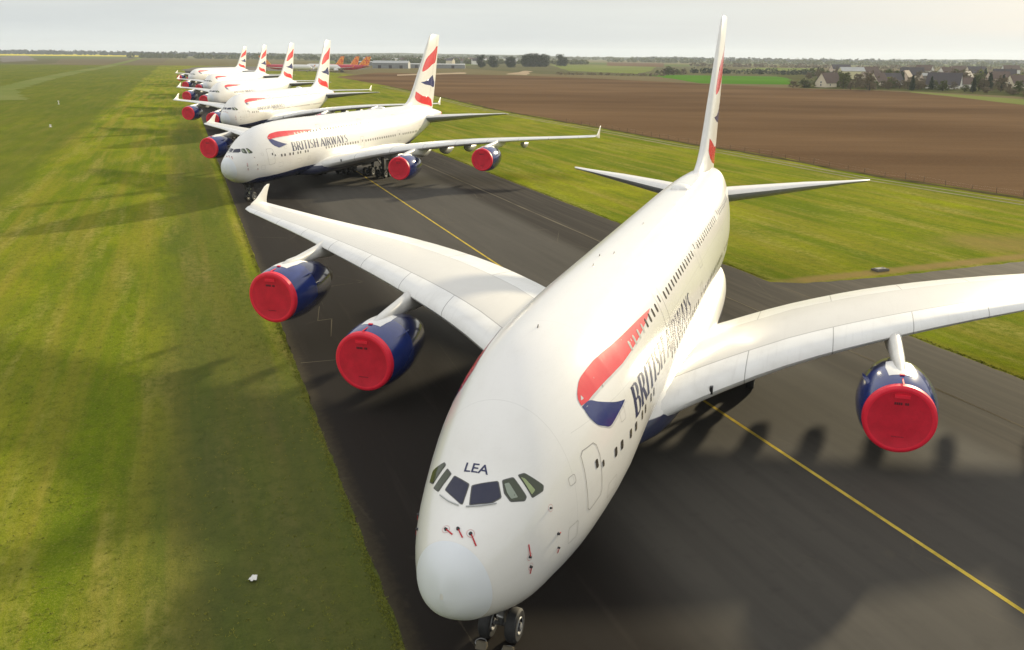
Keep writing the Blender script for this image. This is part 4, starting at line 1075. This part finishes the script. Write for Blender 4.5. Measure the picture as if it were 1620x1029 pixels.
HS = [
 ((188.9, 668.0), 20, 8.6, 3.2, 6.2, .75, 'render_cream', 'tile_brown', 'house with a tall cream gable and brown roof at the left end of the village'),
 ((290.5, 946.7), 24, 10, 7.5, 3.5, .1, 'render_yellow', 'tile_pale', 'pale yellow farmhouse set back behind the cream gabled house'),
 ((257.4, 741.3), 24, 9, 3.0, 5.5, .35, 'render_white', 'tile_dark', 'low house with a wide dark roof and white verge behind the garden bushes'),
 ((312.5, 850.6), 15, 9, 3.5, 6, .95, 'render_pink', 'tile_brown', 'pinkish gabled house turned sideways in the middle of the village'),
 ((269.9, 657.8), 22, 11, 2.8, 7.5, -.55, 'render_white', 'tile_dark', 'white walled house under the biggest dark roof nearest the field'),
 ((291.2, 671.3), 12, 8, 3.0, 4, .3, 'render_white', 'tile_brown', 'small white house right of the biggest dark roof'),
 ((438.8, 1135.3), 20, 10, 6.5, 6, -.8, 'render_white', 'tile_brown', 'tall white gabled house on the far side of the village'),
 ((514.3, 1215.0), 22, 10, 5.5, 6, .4, 'render_pink', 'tile_brown', 'far pinkish house right of the tall white gabled one'),
 ((366.6, 843.4), 16, 9, 3.5, 6, .9, 'render_white', 'tile_dark', 'white gabled house with dark roof behind the small white house'),
 ((319.1, 803.8), 20, 9, 3.0, 5, .15, 'render_pink', 'tile_pale', 'long low beige house with a pale roof between two trees'),
 ((673.4, 1399.0), 24, 10, 6.0, 6, .0, 'render_white', 'tile_brown', 'farthest white house at the right edge of the photo'),
 ((367.5, 1248.6), 26, 10, 6.5, 5, .2, 'render_pink', 'tile_dark', 'far house with a long dark roof above the left end of the village'),
 ((370.5, 991.0), 22, 10, 4.5, 6.5, -.1, 'render_pink', 'tile_dark', 'dark roofed house above the pinkish gabled one'),
 ((387.6, 826.0), 20, 9, 4.0, 5.5, .2, 'render_pink', 'tile_brown', 'pinkish house half hidden by brown trees on the right'),
 ((252.6, 782.3), 14, 8, 3.5, 5, .8, 'render_cream', 'tile_brown', 'cream house peeping out behind the wide dark roof'),
 ((345.0, 700), 18, 9, 3.2, 5.5, .3, 'render_cream', 'tile_brown', 'cream house behind the bare trees at the right edge'),
 ((330.0, 610), 17, 9, 3.2, 5.5, -.2, 'render_cream', 'tile_brown', 'cream house nearest the green verge at the right edge'),
]
HS += [
 ((236, 700), 14, 9, 3.2, 6, .7, 'render_cream', 'tile_brown', 'small cream house between the first gabled house and the wide dark roof'),
 ((300, 735), 16, 9, 3.4, 6.2, .8, 'render_white', 'tile_brown', 'white gabled house behind the biggest dark roof'),
 ((345, 930), 18, 10, 4.4, 6.5, -.4, 'render_cream', 'tile_dark', 'cream house with dark roof in the upper middle of the village'),
 ((405, 985), 20, 10, 5.0, 6.5, .6, 'render_white', 'tile_brown', 'white house with brown roof high in the middle of the village'),
 ((430, 905), 20, 10, 4.5, 6.5, -.3, 'render_white', 'tile_dark', 'white house with dark roof in the upper right of the village'),
 ((330, 1010), 22, 10, 5.0, 6.0, .5, 'render_cream', 'tile_brown', 'cream house behind the pale yellow farmhouse'),
 ((470, 1060), 22, 11, 5.5, 6.5, .2, 'render_cream', 'tile_dark', 'far cream house with dark roof near the right edge'),
 ((300, 560), 15, 9, 3.2, 5.8, .9, 'render_pink', 'tile_dark', 'pinkish house with dark roof closest to the right edge'),
]
for (x, y), wd, dp, hw, hr, rz, wm, rm, lb in HS: house('house', x, y, wd * 1.05, dp * 1.1, hw * 1.05, hr * 1.08, rz, M[wm], M[rm], lb)
VT = []
rv = random.Random(21)
def inside(px, py):     # image fan of the village in plan
    return True
cnt = 0
for k in range(3000):
    a = rv.uniform(.250, .47); d = rv.uniform(575, 1150); x, y = math.sin(a) * d, math.cos(a) * d
    if x < 168 + (y - 560) * .22 and y < 900: continue
    if x < 222 + (590 - y) * .35 and y < 600: continue
    if any(abs(x - h[0][0]) < h[1] * .5 and abs(y - h[0][1]) < h[1] * .5 for h in HS): continue
    if any(math.hypot(x - h[0][0] + 4, y - h[0][1] + 14) < 11 for h in HS) : continue
    if any((x - q[0]) ** 2 + (y - q[1]) ** 2 < 50 for q in VT): continue
    VT.append((x, y)); cnt += 1
    r = rv.random(); key = 'bare' if r < .58 else 'green' if r < .84 else 'bright' if r < .92 else 'conifer'
    h = rv.uniform(5.5, 11.5) if key != 'conifer' else rv.uniform(9, 13)
    lab = {'bare': ('bare_tree', 'brown budding tree standing among the village gardens', 'brown budding village trees'), 'green': ('green_tree', 'mid green tree standing among the village houses', 'green village trees'),
           'bright': ('spring_tree', 'bright yellow green tree standing among the village houses', 'bright yellow green village trees'), 'conifer': ('conifer', 'dark pointed conifer rising over the village roofs', 'dark village conifers')}[key]
    tree(key, x, y, h, 1.15 if key != 'conifer' else .9, lab[0], lab[1], 'tree', lab[2])
    if cnt >= 160: break
# garden bushes along the village front
fr_ = [(158, 632), (164, 636), (203, 652), (219, 640), (228, 636), (237, 633), (245, 630), (254, 626), (168, 640), (172, 652), (180, 655), (197, 655), (206, 650), (214, 642), (223, 636), (232, 634), (241, 632), (249, 628), (258, 622), (240, 612), (250, 600), (258, 585), (262, 560), (268, 540), (275, 520), (283, 505), (292, 490), (275, 560), (285, 535), (300, 510)]
for x, y in fr_:
    key = rv.choice(['bare', 'bush', 'bare']); tree(key, x + rv.uniform(-2, 2), y + 12, rv.uniform(3.5, 6.5), 1.9, 'garden_bush', 'low bush in the hedge line between the village and the ploughed field', 'bush', 'bushes along the front of the village')

# far woods: uneven masses of crowns, nobody could count them
def wood(name, x0, y0, x1, y1, depth, h, n, leaf, label, seed=1, sz=3.0):
    rr = random.Random(seed); mb = MB(); mb.nofix = True
    d = Vector((x1 - x0, y1 - y0, 0)); L = d.length; d.normalize(); nn = Vector((-d.y, d.x, 0))
    nb = max(6, int(L / (h * .8))); bl_ = [(rr.random() * L, rr.random() * depth, h * rr.uniform(.55, 1.1)) for _ in range(nb * 2)]
    for _ in range(n):
        a, b, hh = rr.choice(bl_); r = hh * .55
        q = Vector((rr.gauss(0, 1), rr.gauss(0, 1), rr.gauss(0, 1))).normalized() * (.7 + .35 * rr.random())
        p = Vector((x0, y0, 0)) + d * (a + q.x * r * 1.2) + nn * (b + q.y * r) + Vector((0, 0, max(.3, hh * .52 + q.z * hh * .48)))
        a1 = Vector((rr.gauss(0, 1), rr.gauss(0, 1), rr.gauss(0, 1))).normalized(); b1 = a1.orthogonal().normalized(); s = sz * rr.uniform(.5, 1.1)
        mb.add([p + a1*s, p + b1*s*.8, p - a1*s, p - b1*s*.8], [(0, 1, 2, 3)])
    o = mb.build(name, M[leaf]); tag(o, label, None, None, 'stuff'); return o
wood('hedge', 150, 1180, 420, 1080, 14, 7.5, 5000, 'leaf_dark', 'long dark hedge behind the bright green crop', 2, 1.0)
wood('hedge', -20, 1010, 100, 985, 8, 3.0, 1800, 'leaf_bare', 'low brown hedge at the far side of the ploughed field', 4, .6)
wood('woodland', -480, 1900, 60, 2250, 60, 12, 7000, 'leaf_green', 'tree belt around the far town', 5, 2.2)
wood('woodland', -1500, 3000, -300, 2600, 120, 15, 8000, 'leaf_green', 'dark tree belt behind the airfield', 6, 3.2)
wood('woodland', -3300, 4900, -1500, 4300, 200, 20, 8000, 'leaf_dark', 'far dark tree line behind the yellow rapeseed', 7, 5)
wood('woodland', -5200, 6200, -3000, 5600, 200, 24, 6000, 'leaf_dark', 'far dark tree line at the left end of the horizon', 8, 6)
wood('woodland', 100, 3300, 1500, 2600, 160, 15, 9000, 'leaf_green', 'far tree belt behind the pale fields on the right', 9, 3.4)
wood('woodland', 250, 2050, 900, 1750, 90, 9, 6000, 'leaf_bare', 'brown tree belt beyond the village', 10, 2.0)
wood('woodland', 300, 4600, 2600, 4000, 220, 20, 9000, 'leaf_dark', 'dim wooded rise right of the middle on the horizon', 12, 5)
wood('woodland', -2000, 4500, 500, 4800, 220, 17, 9000, 'leaf_green', 'dim tree line on the horizon above the parked row', 13, 5)

# airfield buildings and the far town -------------------------------------
M['shed'] = simple('pale_sheet_cladding', (.24, .25, .25), .6, var=.1, sc=.3)
M['shedroof'] = simple('pale_sheet_roofing', (.34, .355, .36), .7, var=.1, sc=.2)
WH = [(-212, 1400, 92, 24, 5.5, 1.2, .10, 'longest low pale warehouse right of the hangar'), (-268, 1345, 52, 26, 7.5, 3.2, .05, 'pale hangar with a rounded roof behind the red tailed airliners'), (-366, 1640, 60, 22, 6, 1.2, -.1, 'farther pale shed behind the red tailed airliners'),
      (-300, 1500, 40, 20, 6, 2, .2, 'pale shed between the hangar and the farther one')]
for x, y, wd, dp, hw, hr, rz, lb in WH:
    t = house('warehouse', x, y, wd, dp, hw, hr, rz, M['shed'], M['shedroof'], lb, None, 0, False, 'warehouse')
    for k in range(3):
        mb = MB(); mb.box((-wd * .3 + k * wd * .3, -dp / 2 - .05, 2.2), (4.5, .1, 4.4)); mb.build('door', M['tile_dark'], t)
rt_ = random.Random(5); tw = []
for k in range(46):
    for _ in range(50):
        x = rt_.uniform(-560, -60); y = rt_.uniform(1950, 2900)
        a = math.atan2(x, y)
        if a > -.05: continue
        if all(math.hypot(x - p[0], y - p[1]) > 22 for p in tw): break
    tw.append((x, y))
    house('town_house', x, y, rt_.uniform(12, 26), rt_.uniform(9, 14), rt_.uniform(5, 9), rt_.uniform(2.5, 5), rt_.uniform(-.9, .9), M[rt_.choice(['render_white', 'render_white', 'render_cream', 'shed'])], M[rt_.choice(['tile_brown', 'tile_dark', 'tile_pale'])],
          'small pale house of the far town behind the red tailed airliners', 'houses of the far town', 0, False)

# red-tailed airliners ------------------------------------------------------
def redbody_mat():
    m, nt, b = mat('white_and_red_airliner_paint', WHITE, .3, 0, .5, .2); g = NT(nt); x, y, z = g.sep(g.obj())
    k = g.math('ADD', g.math('ADD', x, 36.0), g.math('MULTIPLY', z, -1.3))
    col = g.mix(g.math('LESS_THAN', k, 0), WHITE, (.50, .02, .05)); g.put(b.inputs['Base Color'], col); return m
def redfin_mat():
    m, nt, b = mat('orange_swirl_fin_paint', (.8, .3, .02), .3, 0, .5, .2); g = NT(nt)
    n = g.noise(g.obj(), .28, 3, .6, 2.5)
    g.put(b.inputs['Base Color'], g.ramp(n, (.38, (.60, .02, .02)), (.50, (.85, .22, .02)), (.62, (.90, .50, .04)))); return m
M['redbody'] = redbody_mat(); M['redfin'] = redfin_mat()
def small_airliner():
    t = empty('twin_aisle_airliner', (0, 0, 0)); mb = MB(); secs = []
    for s_, zc, r in ((0.02,4.6,.05),(.3,4.65,.7),(1,4.8,1.3),(2.2,5.0,1.9),(4,5.2,2.45),(6.5,5.3,2.78),(9,5.3,2.82),(30,5.3,2.82),(42,5.3,2.82),(47,5.6,2.5),(52,6.1,1.9),(56,6.5,1.3),(59.5,6.85,.7),(61,7.0,.35)):
        secs.append([(-s_, r * math.cos(a), zc + r * math.sin(a)) for a in [2*PI*k/24 for k in range(24)]])
    mb.loft(secs); mb.build('fuselage', M['redbody'], t, smooth=50)
    for sd in (1, -1):
        mb = MB(); secs = []
        for y, s0, s1, z, th in ((1.5, 20.5, 32.5, 3.7, .65), (9, 27, 34.5, 4.3, .42), (20, 35.5, 39.8, 5.1, .22), (29, 42.2, 44.6, 5.8, .12)):
            c = s1 - s0; secs.append([(-(s0 + c*a), sd*y, z + b*th) for a, b in ((0,0),(.1,.7),(.35,1),(.7,.6),(1,.03),(1,-.03),(.7,-.5),(.35,-.8),(.1,-.6))])
        mb.loft(secs); wg = mb.build('wing', M['white'], t, smooth=50)
        mb = MB(); mb.loft([[(-(s0 + c*a), sd*(29 + o_), z_) for a, o_ in ((0,0),(.4,.06),(1,0),(.4,-.06))] for z_, s0, c in ((5.8, 42.4, 2.2), (7.6, 44.4, .9))]); mb.build('winglet', M['redfin'], wg)
        mb = MB(); mb.loft([[(-(s0 + (s1-s0)*a), sd*y, z + b*th) for a, b in ((0,0),(.3,1),(1,0),(.3,-1))] for y, s0, s1, z, th in ((.8, 52.5, 58.5, 6.6, .28), (9.7, 58.7, 61.4, 7.3, .1))]); mb.build('tailplane', M['white'], t, smooth=50)
        mb = MB(); mb.lathe((-22, sd*9.4, 2.6), (-1, 0, 0), [(.3,1.1,1),(0,1.3,0),(.5,1.45,0),(2,1.5,0),(4,1.2,0),(5,.8,1),(6,.3,1),(6.1,.001,1)], 24); mb.build('engine', [M['redbody'], M['dark']], t, smooth=50)
        mb = MB(); mb.tube((-31, sd*5.0, .6), (-31, sd*4.6, 3.6), .25); g_ = mb.build('main_gear', M['hub'], t)
        for dx in (-.9, .9): wheel((-31 + dx, sd*5.0, .65), .65, 1.3, g_)
    mb = MB(); mb.loft([fin_sec(7.2, 46.5, 60.0, .35), fin_sec(8.4, 49.2, 60.6, .33), fin_sec(16.6, 57.3, 63.2, .16), fin_sec(17.1, 58.3, 63.4, .06)]); mb.build('tail_fin', M['redfin'], t, smooth=50)
    mb = MB(); mb.tube((-6.5, 0, .5), (-6.5, 0, 3), .15); g_ = mb.build('nose_gear', M['hub'], t); wheel((-6.5, 0, .5), .5, .9, g_)
    return t
sa = small_airliner()
def heading(ax, ay, bx, by): return math.atan2(by - ay, bx - ax)
SP = [((-287, 1001), heading(-345, 1012, -287, 1001), 'side on airliner whose orange and red tail points left, nose to the right'),
      ((-291, 1022), heading(-233, 1034, -291, 1022), 'side on airliner whose orange and red tail is the rightmost of all'),
      ((-305, 1088), heading(-256, 1064, -305, 1088), 'airliner behind, its orange tail just left of the rightmost one'),
      ((-322, 1096), heading(-274, 1069, -322, 1096), 'airliner behind, its orange tail the leftmost of the three at the right')]
for i, ((x, y), yaw, lb) in enumerate(SP):
    o_ = sa if i == 0 else copy_tree(sa); o_.location = (x, y, 0); o_.rotation_euler = (0, 0, yaw); tag(o_, lb, 'airliner', 'distant airliners with orange and red tails')

# fence along the field margin ---------------------------------------------
fn = empty('field_fence', (39.5, 199.2, 0), 0, 'thin wire fence with leaning wooden posts along the edge of the ploughed field', 'fence')
wires = MB(); prev = None; rf_ = random.Random(9); k = 0
for i in range(3, len(EDGE) - 1):
    a = Vector((*EDGE[i], 0)); b = Vector((*EDGE[i+1], 0)); L = (b - a).length; n = int(L / 4.5)
    for j in range(n):
        p = a.lerp(b, (j + rf_.uniform(-.1, .1)) / n) - Vector((39.5, 199.2, 0)) + Vector((-.3, 0, 0)); t = p + Vector((rf_.uniform(-.12, .12), rf_.uniform(-.12, .12), rf_.uniform(.7, 1.25)))
        if k < 95:
            mb = MB(); mb.tube(p, t, .035, .03, 6); mb.build('post', M['bark'], fn)
        k += 1
        if prev:
            for h in (.45, .9): wires.tube(prev[0].lerp(prev[1], h), p.lerp(t, h), .0025, n=4, cap=False)
        prev = (p, t)
wires.build('wire', M['steel'], fn)

# small things -----------------------------------------------------------------
mb = MB(); mb.box((0, 0, .10), (1.5, .95, .2)); mb.box((0, 0, .225), (1.15, .65, .05), mi=1); mb.box((.3, 0, .27), (.3, .06, .04), mi=1)
o_ = mb.build('drain_cover', [M['old_concrete'], M['dark']]); o_.location = (31, 85.1, 0); o_.rotation_euler = (0, 0, .4); tag(o_, 'dark drain cover on a concrete plinth in the grass right of the airliner tail', 'drain cover')
bm = bmesh.new(); rr = random.Random(2)
bmesh.ops.create_grid(bm, x_segments=6, y_segments=5, size=.17)
for v in bm.verts: v.co.z = .06 + rr.random() * .09; v.co.x *= 1 - .5 * (v.co.y + .22) / .44 * (1 if v.co.x > 0 else .2)
me = bpy.data.meshes.new('paper_scrap'); bm.to_mesh(me); bm.free(); me.materials.append(simple('white_paper', (.75, .74, .7), .8)); o_ = bpy.data.objects.new('paper_scrap', me); COL.objects.link(o_)
o_.location = (-12.6, 30.35, .02); sol = o_.modifiers.new('t', 'SOLIDIFY'); sol.thickness = .012; tag(o_, 'crumpled scrap of white paper lying on the shaded grass', 'litter')
for (x, y), lb in (((-203.7, 355.7), 'farther small white marker post standing on the left grass'), ((-145.0, 247.4), 'nearer small white marker lying low on the left grass')):
    mb = MB(); mb.tube((0, 0, 0), (0, 0, 1.0 if y > 300 else .4), .12, .10, 10); mb.box((0, 0, 1.15 if y > 300 else .5), (.5, .10, .35)); mb.tube((0, 0, -.02), (0, 0, .06), .4, .35, 12)
    o_ = mb.build('marker_post', M['white'], smooth=40); o_.location = (x, y, 0); tag(o_, lb, 'marker')
def ring(x, y, r, lb):
    bm = bmesh.new(); mb = MB(); n = 28; sec = []
    for i in range(n):
        a = 2*PI*i/n; c = Vector((math.cos(a) * r, math.sin(a) * r, .035)); e = Vector((math.cos(a), math.sin(a), 0))
        sec.append([c + e * .022 * math.cos(t) + Vector((0, 0, .022 * math.sin(t))) for t in [2*PI*k/8 for k in range(8)]])
    sec.append(sec[0]); mb.loft(sec, cap=False); o_ = mb.build('tie_down_ring', M['hub'], smooth=60); o_.location = (x, y, 0); tag(o_, lb, 'ring')
ring(-3.1, 26.6, .20, 'metal ring on the asphalt farther left of the nose wheels'); ring(-2.1, 26.2, .20, 'metal ring on the asphalt closest to the nose wheels')
# chocks at the nose wheels
NW = planes[0]; ca, sa_ = math.cos(NW[3]), math.sin(NW[3])
def loc0(s, y): return (NW[1] - ca * s - sa_ * y, NW[2] - sa_ * s + ca * y)
for sg, lb in ((-.5, 'chock at the left nose wheel of the nearest airliner'), (.5, 'chock at the right nose wheel of the nearest airliner')):
    x, y = loc0(5.05 - .74, sg); mb = MB(); mb.add([(-.12, -.2, 0), (.14, -.2, 0), (.14, .2, 0), (-.12, .2, 0), (-.1, -.2, .2), (-.1, .2, .2), (-.02, -.2, .2), (-.02, .2, .2)], [(0, 3, 2, 1), (0, 4, 5, 3), (4, 6, 7, 5), (6, 1, 2, 7), (0, 1, 6, 4), (3, 5, 7, 2)])
    o_ = mb.build('wheel_chock', M['oldline']); o_.location = (x, y, .014); o_.rotation_euler = (0, 0, NW[3]); tag(o_, 'yellowish ' + lb, 'chock')

# grass tufts: ragged blades over the near lawn and along the asphalt edges
def tufts():
    rr = np.random.RandomState(4); mb = MB(); P = []
    n1 = 7000; u = rr.uniform(-34, 5.0, n1); v = 22 + 95 * rr.rand(n1) ** 1.6; P += list(zip(u, v))
    n2 = 5000; u = 5.15 - np.abs(rr.normal(0, .18, n2)); v = 14 + 190 * rr.rand(n2) ** 1.5; P += list(zip(u, v))
    n3 = 3500; u = 49.35 + np.abs(rr.normal(0, .2, n3)); v = 20 + 180 * rr.rand(n3) ** 1.2; P += [(a, b) for a, b in zip(u, v) if not 58.5 < b < 66.5]
    P = np.array(P); N = len(P); k = 5
    x = UX * P[:, 0] - UY * P[:, 1]; y = UY * P[:, 0] + UX * P[:, 1]
    an = rr.rand(N, k) * 6.283; hh = rr.uniform(.02, .075, (N, k)); ww = rr.uniform(.012, .03, (N, k)); ln = rr.uniform(.02, .12, (N, k)); r0 = rr.uniform(0, .12, (N, k)); a0 = rr.rand(N, k) * 6.283
    bx = x[:, None] + r0 * np.cos(a0); by = y[:, None] + r0 * np.sin(a0)
    V = np.zeros((N, k, 3, 3)); V[:, :, 0] = np.stack([bx - ww * np.sin(an), by + ww * np.cos(an), 0 * bx], -1); V[:, :, 1] = np.stack([bx + ww * np.sin(an), by - ww * np.cos(an), 0 * bx], -1)
    V[:, :, 2] = np.stack([bx + ln * np.cos(an), by + ln * np.sin(an), hh], -1)
    V = V.reshape(-1, 3); nt_ = len(V) // 3; me = bpy.data.meshes.new('grass_tufts'); me.vertices.add(len(V)); me.vertices.foreach_set('co', V.ravel())
    me.loops.add(len(V)); me.loops.foreach_set('vertex_index', np.arange(len(V))); me.polygons.add(nt_); me.polygons.foreach_set('loop_start', np.arange(0, len(V), 3)); me.update(); me.validate()
    me.materials.append(patchy('grass_blades', (.10, .13, .02), (.24, .22, .05), .15, .8, fine=2.0))
    o = bpy.data.objects.new('grass_tufts', me); COL.objects.link(o); tag(o, 'short tufts of grass on the lawn and along the asphalt edges', None, None, 'stuff')
tufts()

# haze ------------------------------------------------------------------
mb = MB(); mb.box((-2500, 6200, 54), (23300, 13900, 112)); hz = mb.build('haze', mat('haze_surface')[0]); hz['kind'] = 'stuff'; hz['label'] = 'pale spring haze over the plain'
hm = bpy.data.materials.new('haze'); hm.use_nodes = True; hm.node_tree.nodes.clear()
ho = hm.node_tree.nodes.new('ShaderNodeOutputMaterial'); pv = hm.node_tree.nodes.new('ShaderNodeVolumePrincipled')
pv.inputs['Color'].default_value = (.80, .88, 1, 1); pv.inputs['Density'].default_value = 6.5e-5; pv.inputs['Anisotropy'].default_value = .2
hm.node_tree.links.new(pv.outputs[0], ho.inputs['Volume']); hz.data.materials.clear(); hz.data.materials.append(hm)
